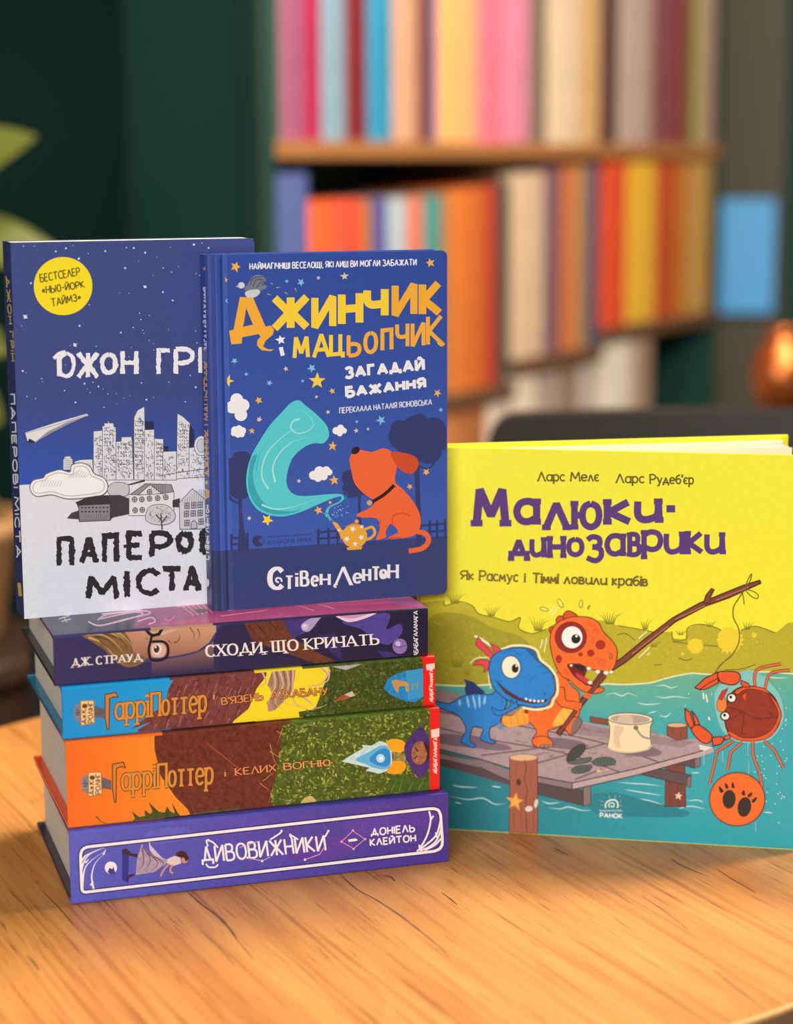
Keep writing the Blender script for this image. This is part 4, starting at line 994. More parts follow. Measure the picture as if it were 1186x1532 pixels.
def art_pt_spine(A):
    A.view = 'P'
    A.pen('ДЖОН ГРІН', (8.5, 414), (17, 540), (13.5, 414), (22, 540), 1.6, (196, 176, 70)); A.pen('ПАПЕРОВІ МІСТА', (15.5, 590), (24.5, 834), (21.5, 590), (31, 834), 2.0, (228, 230, 238))
    A.poly('26,872 31,872 33,892 28,892', (206, 176, 50))

def pt_cover(co, n):
    v = co.z/.204
    if co.z < .0741: return (224, 230, 242, .05)
    return (*mixc((48, 86, 186), (62, 74, 138), min(1, (v-.36)/.22)), .06)
x, y, z, a, H, Wd, Th = PT
r = tag(empty('dark_blue_paperback', (x, y, z), a), 'dark blue paperback with yellow badge and sketched white city, standing on the stack', 'book')
o, ex, ey, ez = frame(x, y, z, a)
A = Art(o, ex, ez, (Wd, H), lim=(.0002, Wd-.0002, .0002, H-.0002)); art_pt(A)
zs = [0, .03, .0740, .0742, .09, .12, .16, H]
printed('front_cover', r, M_MATTE, lambda bm: loft_board(bm, [0, .05, .10]+[Wd-.003+.003*math.sin(k*math.pi/12) for k in range(7)], lambda q: 0.0, .0005, 0, H, zs, .003, Wd), [(A, lambda u, v, h: (u, -h, v))], pt_cover)
printed('back_cover', r, M_MATTE, lambda bm: loft_board(bm, [0, .05, .10]+[Wd-.003+.003*math.sin(k*math.pi/12) for k in range(7)], lambda q: Th-.0005, .0005, 0, H, zs, .003, Wd), [], lambda co, n: (64, 68, 122))
S = Art(o+ey*Th, -ey, ez, (Th, H)); art_pt_spine(S)
printed('spine', r, M_MATTE, lambda bm: add_box(bm, 0, .0006, .0006, Th-.0006, 0, H), [(S, lambda u, v, h: (-h, Th-u, v))], lambda co, n: (50, 54, 104))
box_obj('page_block', (.0008, Wd-.0008, .0006, Th-.0006, .0004, H-.0004), M_PAGES_Y, r)

# ------------------------------------------------------------------ royal blue hardback standing in front of it
GEN = (-0.0974, 1.0864, TOP, 0.3229, 0.1962, 0.1333, 0.0180)
GROUND = .0338
def art_gen(A):
    A.view = 'A4'; NAVY = (52, 60, 108); TREE = (52, 62, 116); OR = (244, 182, 74); LB = (128, 196, 240); CR = (226, 208, 176); YE = (250, 214, 70); W = (242, 243, 247)
    def blob(cs, c):
        for x, y, q in cs: A.ell(x, y, q, q, c)
    blob([(170, 250, 55), (215, 215, 52), (150, 310, 45), (205, 320, 56), (255, 300, 50), (200, 195, 30), (260, 240, 50), (150, 230, 36)], TREE)
    A.poly('196,360 214,360 212,420 222,500 238,612 192,612 200,500', TREE); A.stroke('152,350 168,380 198,392', 10, TREE, True)
    blob([(980, 60, 56), (920, 100, 58), (1060, 70, 58), (1100, 110, 48), (960, 140, 60), (1040, 160, 60), (910, 60, 36), (1000, 30, 34)], TREE)
    A.poly('972,190 1000,190 1000,300 1006,420 1012,570 986,570 984,400 980,300', TREE); A.stroke('1000,230 1040,240 1066,214', 8, TREE, True)
    blob([(690, 282, 36), (700, 328, 42), (740, 312, 46), (772, 330, 32), (720, 270, 26)], TREE); A.poly('724,340 742,340 738,400 744,500 724,500 728,420', TREE)
    A.strokes([[(75, 540), (75, 606)], [(120, 536), (120, 606)], [(166, 532), (166, 604)], [(210, 530), (210, 604)], [(236, 526), (238, 602)], [(552, 508), (552, 582)], [(596, 504), (598, 580)], [(636, 502), (638, 576)], [(1046, 470), (1046, 550)], [(1078, 468), (1078, 550)], [(1114, 464), (1116, 548)]], 11, NAVY)
    A.strokes([[(60, 552), (240, 546)], [(60, 580), (240, 574)], [(544, 524), (660, 514)], [(544, 552), (664, 544)], [(1008, 494), (1124, 482)], [(1008, 524), (1124, 514)]], 9, NAVY)
    A.ell(285, 561, 26, 25, NAVY); A.poly('285,558 312,540 318,560 306,562 312,574 296,572', (66, 88, 168))
    A.sans('ВИДАВНИЦТВО', (328, 549), (520, 536), (328, 540), (520, 527), NAVY, 0); A.sans('СТАРОГО ЛЕВА', (328, 577), (522, 562), (328, 561), (522, 546), NAVY, .01)
    # plume of turquoise smoke rising from the teapot
    T1, T2 = (88, 208, 218), (54, 170, 190)
    A.poly('614,470 596,440 606,412 640,396 662,380 664,362 640,352 570,356 490,362 440,352 414,318 412,268 436,196 482,150 530,128 572,128 598,98 590,52 548,4 500,-36 466,-62 430,-52 392,-12 340,44 296,110 252,190 232,280 242,360 280,420 336,446 400,452 470,434 540,404 610,374 648,364 654,374 634,392 604,404 584,428 594,460 624,474', T1, True)
    A.poly('240,300 250,360 286,412 336,438 400,444 470,426 420,430 350,420 300,380 270,320 262,250 280,180 252,200', T2, True, .1)
    A.strokes(['330,330 300,270 320,180 380,110 440,70 500,60', '360,300 350,230 390,160 450,116 520,100', '470,20 440,30 430,60 460,84 510,70 530,40 500,-4 450,-20', '300,400 360,420 440,410 540,376'], 9, (166, 236, 238), True, True)
    A.strokes(['600,470 590,430 612,402 660,380 680,360 664,340 610,346', '276,250 290,180 340,100'], 4, T2, True, True)
    A.strokes([[(x, y), (x+3, y+2)] for x, y in rnd_in(pth('570,400 690,400 680,450 580,480'), 26)], 4, (150, 226, 244))
    # teapot
    TP = (232, 172, 62)
    A.stroke('752,512 790,500 802,525 784,548 756,556', 12, TP, True); A.poly('652,556 646,530 626,500 612,476 634,480 654,508 670,520', TP); A.ell(712, 540, 56, 52, TP); A.ell(722, 474, 9, 8, TP); A.poly('676,590 748,586 742,598 682,602', TP); A.stroke('672,500 712,484 752,498', 5, (206, 140, 40), True)
    for q, y, s in [(704, 508, 15), (678, 552, 14), (742, 545, 14), (715, 574, 13), (744, 498, 10), (642, 514, 8)]: A.star(q, y, s, W)
    # plain orange dog
    O1, O2 = (238, 106, 58), (206, 80, 44); K = (50, 30, 34)
    A.stroke('990,520 1028,530 1040,562 1012,594 952,606', 22, O1, True)
    A.poly('696,240 690,196 708,168 742,158 790,166 840,150 880,170 900,220 892,296 930,336 976,392 1004,452 1000,506 968,540 880,552 864,544 906,520 872,486 850,520 852,544 816,556 808,548 824,506 810,462 736,456 724,442 776,416 800,386 752,350 712,304', O1, True)
    A.poly('872,170 930,170 984,190 996,226 968,262 932,256 900,228', O2, True); A.ell(716, 160, 20, 15, K, rot=-35); A.strokes(['880,490 884,450 924,438 960,450', '858,548 920,546', '822,500 826,470'], 5, O2, True)
    A.stroke('790,388 842,356 888,314', 15, K, True); A.ell(778, 392, 12, 12, (206, 168, 110))
    # stars and clouds
    for q, y, s, c in [(137, 18, 19, OR), (257, 73, 15, OR), (288, 22, 12, CR), (615, 140, 22, OR), (622, 292, 23, OR), (465, 295, 11, CR), (552, 425, 21, OR), (325, 468, 29, YE), (245, 460, 12, CR), (1030, 256, 18, OR), (957, 320, 14, OR), (720, 72, 12, CR), (772, 65, 8, CR), (604, 390, 10, OR), (830, 25, 22, LB), (722, 32, 9, LB)]: A.star(q, y, s, c)
    blob([(182, 70, 17), (200, 62, 14), (215, 72, 16), (195, 88, 15), (176, 84, 12), (212, 88, 13)], W); blob([(630, 72, 16), (650, 60, 15), (665, 72, 13), (646, 84, 13)], W); blob([(530, 270, 20), (556, 252, 22), (586, 250, 20), (600, 256, 14), (550, 282, 17), (575, 274, 18)], W)
    for ch, b, w in (('С', (326, 672, 402, 782), 20), ('т', (402, 712, 444, 778), 11), ('і', (446, 700, 466, 768), 11), ('в', (470, 690, 512, 766), 11), ('е', (518, 712, 554, 766), 11), ('н', (558, 704, 606, 760), 11),
                     ('Л', (622, 670, 704, 762), 13), ('е', (704, 700, 746, 752), 11), ('н', (746, 682, 786, 742), 11), ('т', (786, 672, 828, 738), 11), ('о', (822, 684, 858, 732), 11), ('н', (858, 662, 908, 730), 11)):
        A.letter(ch, *b, w*1.2, W, contrast=.4, serif=1.15)
    A.strokes(['376,746 364,738 368,726 384,728 390,742', '628,752 622,762 632,766', '842,706 836,714 846,716'], 8, W, True)
    A.view = 'A3'
    for q, y, s, c in [(185, 145, 26, OR), (1048, 128, 23, OR), (140, 205, 13, OR), (140, 297, 14, LB), (668, 188, 19, CR), (475, 215, 19, LB), (412, 210, 10, LB), (552, 195, 10, CR), (180, 563, 16, LB), (232, 622, 11, LB), (150, 652, 27, YE), (335, 661, 14, LB), (408, 598, 12, CR), (523, 595, 21, LB), (547, 652, 38, YE), (482, 652, 9, LB), (613, 697, 16, OR), (543, 723, 9, CR), (120, 712, 8, CR), (287, 738, 19, OR), (290, 822, 13, CR), (595, 790, 11, CR), (1080, 706, 18, OR), (1095, 780, 12, LB), (385, 470, 25, W)]: A.star(q, y, s, c)
    blob([(190, 735, 28), (170, 768, 28), (218, 760, 28), (208, 802, 28), (185, 772, 24)], W)
    A.pen('НАЙМАГІЧНІШІ ВЕСЕЛОЩІ, ЯКІ ЛИШ ВИ МОГЛИ ЗАБАЖАТИ', (248, 157), (986, 138), (248, 131), (986, 112), 4.6, W, gap=.28)
    # small grey bird on the title
    A.poly('222,240 236,262 232,280 258,286 288,272 300,250 322,240 318,226 300,226 320,206 296,182 262,188 236,226', (120, 126, 140), True); A.poly('226,262 246,250 284,246 292,262 270,280 240,284', (206, 212, 222), True); A.ell(210, 228, 15, 14, (214, 218, 226)); A.poly('184,234 200,226 202,238', (190, 196, 206)); A.strokes(['250,230 262,196 300,190', '262,234 276,204 312,204', '276,240 296,216 318,212'], 4, (70, 76, 92), True)
    A.strokes(['340,218 352,224', '366,238 384,236', '326,266 344,272', '404,258 418,270', '448,240 456,258'], 7, (150, 156, 172), False, True)
    Y0, Y1 = (250, 214, 62), (246, 178, 56)
    A.poly('204,280 262,282 318,412 340,406 356,424 350,446 318,474 306,500 330,512 356,512 340,520 300,516 280,494 282,470 296,456 288,444 214,458 212,486 166,490 156,430 176,424', Y1); A.poly('232,328 218,412 262,402', (54, 76, 154))
    for ch, b, c, sk, w in (('Ж', (342, 266, 516, 432), Y0, 0, 35), ('И', (522, 266, 630, 426), Y0, 6, 32), ('Н', (640, 250, 750, 412), Y0, 0, 35), ('Ч', (752, 232, 862, 380), Y0, 0, 35), ('И', (878, 212, 990, 372), Y1, 6, 32), ('К', (998, 206, 1104, 368), Y1, 0, 34)):
        A.letter(ch, *b, w, c, tilt=3)
    for ch, b, c in (('М', (438, 450, 514, 556), Y0), ('А', (524, 438, 606, 554), Y0), ('Ц', (600, 438, 668, 558), Y0), ('Ь', (678, 440, 742, 546), Y1), ('О', (752, 430, 816, 532), Y1), ('П', (828, 418, 884, 522), Y1), ('Ч', (893, 392, 955, 508), Y1), ('И', (962, 388, 1026, 504), Y1), ('К', (1030, 358, 1108, 496), Y1)):
        A.letter(ch, *b, 17.5, c, tilt=2)
    A.stroke('1082,478 1096,492 1110,484', 14, Y1, True); A.stroke('385,502 394,540', 18, W)
    A.pen('ЗАГАДАЙ', (673, 638), (1018, 602), (671, 596), (1016, 556), 14, W, gap=.34); A.pen('БАЖАННЯ', (678, 722), (1024, 680), (676, 682), (1022, 642), 14, W, gap=.34)
    A.pen('ПЕРЕКЛАЛА НАТАЛІЯ ЯСІНОВСЬКА', (646, 796), (1054, 756), (646, 772), (1054, 733), 4.0, (222, 226, 238), gap=.26)

def art_gen_spine(A):
    A.view = 'P'; O = (222, 164, 80); W = (232, 232, 236)
    A.pen('Стівен Лентон', (312.8, 838), (312.3, 756), (306.8, 836), (306.8, 756), 1.6, W); A.poly('306,748 313,744 313,734 306,730 308,738', O)
    A.pen('ДЖИНЧИК І МАЦЬОПЧИК', (312.5, 712), (311.0, 540), (306.2, 712), (305.0, 540), 1.8, O); A.pen('ЗАГАДАЙ БАЖАННЯ', (310.6, 524), (308.8, 430), (305.6, 524), (304.2, 430), 1.3, W)
    A.star(309, 722, 4, O); A.star(306.5, 402, 4, O); A.ell(310, 872, 3, 6, W)

x, y, z, a, H, Wd, Th = GEN
r = tag(empty('royal_blue_hardback', (x, y, z), a), 'royal blue hardback with yellow title and orange dog, standing on the stack', 'book')
o, ex, ey, ez = frame(x, y, z, a)
def gen_y(q):
    if q < .002: return .0012-math.sqrt(max(0, .0012**2-(.0012-min(q, .0012))**2))
    if .0026 < q < .0068: return .0010*math.sin(math.pi*(q-.0026)/.0042)**2
    return 0.0
def gen_cover(co, n):
    v = co.z/H
    if co.z < GROUND+.00005: return (54, 68, 122, .05)
    return (*mixc((62, 94, 184), (48, 78, 164), (v-.2)/.7), .04)
def gen_cover_grooved(co, n):
    return gen_cover(co, n)
A = Art(o, ex, ez, (Wd, H), lim=(.0058, Wd-.0006, .0004, H-.0004)); art_gen(A)
xs = [.0012*k/4 for k in range(5)]+[.002, .0026]+[.0026+.0042*k/8 for k in range(1, 9)]+[.04, .08, .12]+[Wd-.0035+.0035*math.sin(k*math.pi/14) for k in range(8)]
zs = [0, .015, GROUND, GROUND+.0001, .05, .08, .11, .14, .17, H]
printed('front_cover', r, M_PRINT, lambda bm: loft_board(bm, xs, gen_y, .0022, 0, H, zs, .0035, Wd), [(A, lambda u, v, h: (u, -h, v))], gen_cover)
printed('back_cover', r, M_PRINT, lambda bm: loft_board(bm, [0, .05, .12]+[Wd-.0035+.0035*math.sin(k*math.pi/14) for k in range(8)], lambda q: Th-.0022, .0022, 0, H, zs, .0035, Wd), [], gen_cover)
SB = .0045                                                     # the spine stands out past the joint
S = Art(o+ey*Th-ex*SB, -ey, ez, (Th, H), lim=(.0032, Th-.0032, .001, H-.001)); art_gen_spine(S)
def gen_spine(bm):
    q = [(.0020, .0010), (.0002, .0008), (-.0018, .0010), (-.0034, .0017), (-SB, .0030), (-SB, Th-.0030), (-.0034, Th-.0017), (-.0018, Th-.0010), (.0002, Th-.0008), (.0020, Th-.0010), (.0020, Th-.0030), (-SB+.0016, Th-.0036), (-SB+.0016, .0036), (.0020, .0030)]
    R = [[bm.verts.new((p[0], p[1], zz)) for p in q] for zz in zs]; m = len(q)
    for a_, b_ in zip(R, R[1:]):
        for k in range(m): bm.faces.new((a_[k], a_[(k+1) % m], b_[(k+1) % m], b_[k]))
    for ring in (R[0], R[-1]):
        for t in tessellate_polygon([[Vector((p[0], p[1], 0)) for p in q]]): bm.faces.new([ring[k] for k in t])
printed('spine', r, M_PRINT, gen_spine, [(S, lambda u, v, h: (-SB-h, Th-u, v))], lambda co, n: (44, 52, 96) if co.z < GROUND+.00005 else (46, 66, 140))
box_obj('page_block', (.0024, Wd-.004, .0026, Th-.0026, .0032, H-.0032), M_PAGES_Y, r)
box_obj('headband', (.0019, .0040, .0030, Th-.0030, H-.0031, H-.0010), principled('white_headband', (236, 230, 228), .7), r)

# ------------------------------------------------------------------ yellow picture book standing on the table
DIN = (0.0125, 1.1454, 0.0, -0.1935, 0.2293, 0.2260)
def art_din(A):
    LN = (84, 58, 24); OLV = (186, 178, 44); OLD = (120, 116, 30); WV = (198, 230, 226)
    A.view = 'P'
    # hills
    A.poly('600,905 664,898 666,906 686,900 706,906 716,918 740,924 762,930 778,924 776,940 795,948 817,941 835,930 900,928 925,936 948,940 980,946 1005,945 1006,955 1025,956 1028,940 1045,934 1068,938 1080,944 1108,943 1130,937 1160,947 1178,932 1240,926 1240,1060 600,1060', OLV, a=.10)
    A.poly('640,930 690,918 740,940 790,962 800,1035 640,1035', (160, 156, 40), True, .12)
    A.strokes([q for q in ['664,898 666,906 686,900 706,906 716,918 740,924 762,930 778,924 776,940 795,948 817,941', '925,936 948,940 980,946', '1005,945 1008,958 1026,956 1028,940 1045,934 1068,938 1080,944', '1108,943 1130,937 1160,947', '1006,960 1030,963 1074,967', '923,950 936,948 950,958', '1015,984 1026,988 1036,985', '978,995 990,994', '1084,1002 1108,1001 1130,994']], 1.5, OLD, True)
    tufts = []
    for x, y, n, h in [(680, 903, 6, 16), (735, 922, 5, 14), (805, 944, 6, 20), (912, 934, 7, 18), (965, 942, 4, 16), (1062, 938, 4, 9), (1118, 942, 4, 12), (684, 998, 6, 14), (978, 968, 4, 9), (1018, 950, 4, 7), (700, 1010, 4, 12)]:
        for k in range(n): d = (k-(n-1)/2)*3.4; tufts.append([(x+d*.5, y), (x+d*1.0, y-h*.6), (x+d*1.9+2, y-h*random.uniform(.8, 1.1))])
    A.strokes(tufts, 2.0, (128, 124, 30), True, True)
    for x, y, q in [(1040, 966, 11), (1091, 957, 18), (1128, 950, 3.5), (1021, 978, 2.5)]:
        pts = []
        for k in range(36): rr = q*(random.uniform(.92, 1.04) if k % 2 else random.uniform(1.0, 1.32)); pts.append((x+rr*math.cos(k*math.pi/18), y+rr*math.sin(k*math.pi/18)))
        A.poly(pts, (234, 214, 48))
    A.strokes([[(x, y), (x+1.2, y)] for x, y in rnd_in(pth('650,930 790,955 1180,960 1180,995 900,1000 660,1010'), 90)], 1.2, (226, 220, 120))
    # water
    def wat(x, y):
        t = (y-1010)/250; c = mixc((104, 180, 150), (62, 172, 182), min(1, t*3.2)); c = mixc(c, (44, 164, 180), max(0, t*1.3-.3))
        return mixc((30, 124, 138), c, min(1, max(0, (x-690)/330)+max(0, .9-t*1.9)))
    cells = []
    X = [610+(1240-610)*k/24 for k in range(25)]; shore = lambda x: 1022-4*math.sin(x/40) if x < 905 else (1022 if x < 975 else 1022-(min(x, 1035)-975)/60*15)+(-2*math.sin(x/22))
    for i in range(24):
        for j in range(14):
            f = lambda xx, jj: (xx, shore(xx)+(1300-shore(xx))*jj/14)
            a_, b_, c_, d_ = f(X[i], j), f(X[i+1], j), f(X[i+1], j+1), f(X[i], j+1); cells += [[a_, b_, c_], [a_, c_, d_]]
    A.tris(cells, wat, .08)
    A.strokes([[(x, shore(x)) for x in range(612, 1240, 8)]], 2.2, (222, 234, 196))
    waves = ['905,1040 918,1037 930,1041 940,1037 954,1042', '980,1027 992,1025 1004,1029 1014,1026', '980,1041 994,1044 1008,1042 1032,1045', '953,1051 968,1054 990,1052', '970,1067 982,1064', '986,1070 996,1072 1004,1066', '1140,1012 1160,1014 1178,1014', '676,1174 690,1177 714,1178', '672,1191 700,1196 722,1194 740,1203 756,1202', '735,1176 750,1178', '680,1200 690,1202', '810,1198 822,1202 838,1200', '820,1208 838,1210 850,1207 870,1212 886,1212', '925,1170 945,1172 965,1173 990,1176', '934,1181 958,1185 990,1190', '940,1200 962,1196 992,1204', '1028,1198 1044,1197 1052,1201', '1010,1212 1030,1206 1054,1210', '1034,1156 1046,1156', '1142,1215 1156,1216']
    A.strokes(waves, 1.7, WV, True, 2)
    A.strokes([[(x, y), (x+1.6, y)] for x, y in rnd_in(pth('1000,1030 1180,1030 1180,1250 1120,1180 1090,1060 1000,1060'), 60)], 1.6, (214, 238, 234))
    A.poly('880,1190 920,1186 960,1196 1000,1206 1030,1214 1020,1222 960,1222 890,1216', (36, 132, 146), True, .1)
    # pier
    PL1, PL2, PLD = (172, 152, 158), (150, 132, 140), (96, 78, 84)
    A.poly('970,1125 998,1122 1018,1140 1022,1206 996,1206', (118, 70, 58)) if False else None
    A.view = 'B5'
    A.poly('396,330 516,340 522,610 392,606', (118, 68, 56), line=(60, 36, 32), w=4); A.strokes(['420,360 424,590', '470,480 476,600'], 3, (80, 46, 40)); A.star(476, 542, 28, (236, 206, 176))
    A.poly('410,336 610,276 612,356 572,370 510,350', (88, 76, 80), line=(50, 40, 44), w=4); A.poly('575,292 610,278 612,356 578,368', (126, 112, 112), line=(50, 40, 44), w=3)
    A.poly('180,402 300,362 556,412 550,490 536,478 250,410', (92, 78, 82), line=(50, 40, 44), w=4); A.poly('530,430 556,412 552,490 530,482', (130, 114, 114), line=(50, 40, 44), w=3)
    A.view = 'P'
    A.poly('640,1118 668,1126 765,1158 765,1176 664,1146 640,1140', PLD); 
    A.view = 'B4'
    A.poly('695,450 985,520 985,616 695,542', (86, 70, 76), line=(44, 36, 40), w=4); A.poly('985,500 1032,486 1032,606 985,618', (136, 118, 118), line=(44, 36, 40), w=4); A.poly('40,285 520,408 520,478 40,350', (88, 72, 78))
    A.view = 'P'
    A.poly('610,1040 655,1030 700,1044 780,1062 860,1078 905,1086 1030,1105 1048,1106 1066,1118 1040,1126 950,1150 856,1171 800,1162 720,1136 640,1116 610,1110', PL1, a=.12)
    A.poly('610,1046 655,1030 760,1058 900,1088 1040,1110 1020,1118 860,1098 720,1072 610,1066', PL2, a=.12)
    A.strokes(['640,1060 720,1076 800,1090 905,1112 985,1140', '640,1084 720,1104 790,1116 850,1128 930,1156', '700,1044 760,1070', '640,1100 690,1112', '800,1142 830,1134 905,1112', '860,1166 900,1150', '720,1130 800,1120'], 2.0, (104, 88, 94), True)
    A.strokes([[(x, y), (x+random.uniform(4, 12), y+random.uniform(-1.5, 1.5))] for x, y in rnd_in(pth('660,1060 850,1085 1030,1112 930,1146 860,1160 720,1126'), 60)], 1.2, (126, 108, 114))
    A.strokes([[(x, y), (x+1, y)] for x, y in rnd_in(pth('660,1060 850,1085 1030,1112 930,1146 860,1160 720,1126'), 80)], 1.2, (112, 94, 100))
    A.poly('640,1124 700,1136 720,1136 770,1156 805,1160 856,1171 856,1181 806,1171 762,1168 718,1148 668,1136 640,1132', (140, 122, 126), a=.1); A.poly('856,1171 950,1150 1040,1126 1066,1118 1068,1124 1042,1134 950,1160 856,1181', (190, 170, 170), a=.1)
    A.strokes(['856,1171 856,1181', '1066,1118 1040,1126 950,1150 856,1171 800,1161 720,1136 640,1116', '856,1181 806,1171 762,1168 718,1148', '856,1181 950,1160 1042,1134'], 1.6, (70, 56, 60))
    for c, r_ in (((690, 1108), (46, 9)), ((735, 1116), (30, 6)), ((840, 1112), (40, 8)), ((950, 1122), (40, 9))): A.ell(*c, *r_, (122, 106, 122), rot=6)
    A.view = 'B4'
    A.poly('518,310 694,308 696,640 694,792 514,786 520,560', (164, 94, 74), line=(78, 44, 36), w=4); A.ell(606, 310, 88, 22, (226, 182, 142), line=(120, 78, 56), w=3); A.strokes(['612,320 624,380 612,440 630,520 620,600 628,784'], 5, (104, 56, 46), True)
    A.strokes(['560,350 556,430', '650,360 656,500', '540,640 545,770', '670,540 668,760', '588,600 592,760'], 3, (128, 70, 56)); A.ell(575, 466, 15, 22, (74, 46, 42)); A.star(553, 588, 60, (244, 164, 66), rot=8); A.star(553, 588, 34, (250, 184, 84), rot=8); A.ell(640, 634, 24, 18, (226, 214, 206), rot=-10); A.ell(686, 600, 12, 28, (224, 214, 206), rot=12)
    A.poly('880,330 900,270 950,232 990,228 994,262 950,310', (62, 66, 64), True, line=(34, 36, 36), w=4); A.poly('884,334 960,320 1036,308 1010,340 920,352', (88, 104, 98), True, line=(34, 36, 36), w=4); A.poly('910,388 950,362 1030,358 1036,376 1000,402 930,410', (86, 102, 98), True, line=(34, 36, 36), w=4); A.poly('1042,338 1080,312 1150,308 1190,330 1170,356 1080,362', (80, 104, 98), True, line=(34, 36, 36), w=4)
    A.strokes([[(935+18*k, 366), (945+18*k, 402)] for k in range(5)]+[[(1075+20*k, 316), (1082+20*k, 356)] for k in range(5)], 3, (44, 54, 52)); A.ell(1084, 394, 16, 10, (222, 184, 140)); A.ell(1136, 386, 8, 6, (222, 184, 140)); A.poly('1028,50 1140,68 1140,102 1028,84', (140, 72, 56), line=(70, 40, 34), w=4)
    # bucket
    A.view = 'B5'
    A.poly('405,100 530,100 530,186 470,196 405,166', (140, 78, 60), line=(64, 40, 36), w=4); A.ell(467, 102, 62, 14, (214, 178, 146), line=(90, 60, 48), w=3); A.strokes(['440,120 442,170', '490,118 492,180'], 3, (96, 54, 44))
    A.poly('36,72 50,110 48,170 34,238 80,264 170,274 280,256 308,226 300,160 302,110 318,74', (240, 224, 184), line=(96, 80, 54), w=5); A.poly('80,110 140,120 110,180 120,240 80,230', (226, 198, 164), True); A.ell(177, 62, 140, 36, (236, 224, 190), line=(96, 80, 54), w=5, rot=2); A.ell(177, 64, 122, 27, (176, 164, 150), rot=2); A.poly('100,84 190,90 180,42 120,40', (206, 190, 172), True)
    A.stroke('212,118 250,170 310,186 344,172 336,146 306,140', 11, (120, 112, 100), True); A.stroke('212,118 250,170 310,186 344,172 336,146 306,140', 5, (166, 158, 142), True); A.ell(212, 118, 15, 14, (120, 112, 100)); A.stroke('36,236 80,262 170,272 280,254 308,226', 8, (214, 196, 150), True)
    # rod, line and bait
    A.view = 'P'
    A.poly('832,1096 838,1100 905,1010 936,990 970,962 1010,930 1056,906 1090,894 1138,872 1136,868 1110,876 1056,898 1046,902 1006,924 964,956 930,984 898,1006', (126, 64, 50), line=(66, 32, 28), w=1.8); A.poly('1052,902 1056,890 1064,880 1068,882 1062,894 1062,902', (126, 64, 50), line=(66, 32, 28), w=1.5); A.strokes(['945,978 1000,936', '1010,926 1054,906', '1070,898 1120,878'], 1.4, (184, 118, 92))
    A.stroke('1112,884 1104,896 1097,908 1097,924 1104,938 1106,952 1103,966 1094,980 1080,992 1072,1002 1069,1010 1074,1018 1086,1024', 1.5, (116, 92, 40), True); A.strokes(['1114,880 1118,868 1124,858 1122,868 1116,880 1126,884 1134,890 1132,895 1124,892 1114,882', '1110,884 1112,896 1113,904'], 1.3, (116, 96, 30), True)
    # drops and dashes
    A.strokes(['822,917 832,904', '825,922 834,910', '812,956 808,970', '818,954 814,976', '955,955 968,944', '955,984 972,968', '968,980 972,976'], 1.6, (248, 246, 190))
    for q, y, a_, b_, ro in [(838, 902, 7, 3, 60), (814, 911, 6.5, 2.6, 15), (869, 903, 5.5, 2.4, 95), (880.5, 908, 3, .8, 115)]: A.ell(q, y, a_, b_, (250, 240, 110), rot=ro, line=(150, 140, 40), w=1.2)
    # orange young dinosaur
    A.view = 'B2'; OA, OB, OC = (242, 112, 42), (214, 86, 32), (150, 34, 30); LW = 6
    A.poly('800,640 850,620 910,700 960,760 950,900 830,960 760,990 780,1050 790,1080 740,1092 670,1080 668,1030 690,990 640,930 600,950 500,960 470,940 476,900 560,880 620,820 700,800', OA, True, .14, line=(110, 44, 24), w=LW)
    A.poly('474,900 540,888 612,836 640,930 596,950 500,960', (250, 168, 62), True, .1); A.strokes(['520,892 530,956', '560,880 576,952', '598,850 620,944'], 4, (200, 110, 40), True)
    A.poly('850,850 910,820 930,850 900,900 860,944 790,950', (252, 188, 80), True, .1); A.strokes(['820,930 838,946', '850,890 874,920', '880,850 910,876'], 4, (206, 122, 48))
    A.poly('866,950 912,902 960,906 976,934 950,980 912,1012 880,990', OA, True, .1, line=(110, 44, 24), w=LW); A.poly('926,916 962,908 974,936 948,982 914,1008 906,980', (126, 110, 104), True)
    A.poly('668,1036 720,1020 770,1034 794,1074 760,1092 700,1092 664,1066', OA, True, .1, line=(110, 44, 24), w=LW); 
    for q in (724, 752, 778): A.ell(q, 1082, 14, 10, (150, 130, 120), line=(90, 60, 50), w=3)
    for q, y in [(624, 862), (676, 850), (740, 846)]: A.ell(q, y, 14, 16, OC)
    A.poly('768,340 790,326 812,352 800,390 776,366', OB, True, line=(110, 44, 24), w=LW); A.poly('812,290 826,262 852,262 862,290 836,316', OB, True, line=(110, 44, 24), w=LW); A.poly('858,270 880,228 918,236 950,262 930,290', OB, True, line=(110, 44, 24), w=LW)
    A.poly('774,420 790,340 840,290 920,264 1020,268 1080,300 1110,356 1170,420 1200,480 1186,570 1150,608 1080,604 1030,594 960,566 890,566 900,600 940,650 990,680 1060,704 1112,716 1104,740 1040,750 960,724 900,668 850,640 812,580 786,500', OA, True, .14, line=(110, 44, 24), w=LW)
    A.poly('884,566 960,560 1010,596 990,640 1010,680 1090,700 1080,716 1000,694 940,652 904,604', (120, 24, 30), line=(80, 20, 20), w=4); A.poly('900,566 980,568 1000,590 984,618', (40, 20, 22)); A.poly('940,620 1000,650 1050,690 1010,690 950,650', (196, 60, 60), True)
    for q, y, s in [(1020, 592, 15), (1076, 612, 16), (1130, 618, 17), (1162, 614, 14), (1028, 680, 15), (1074, 692, 16), (908, 572, 10)]: A.ell(q, y, s, s*.8, (246, 236, 214), line=(120, 90, 70), w=2)
    A.ell(906, 394, 100, 98, OC, line=(100, 22, 20), w=4); A.ell(914, 394, 68, 72, (248, 248, 244), line=(60, 30, 26), w=4); A.ell(938, 404, 29, 30, (26, 22, 24)); A.ell(942, 386, 8, 8, (240, 240, 240))
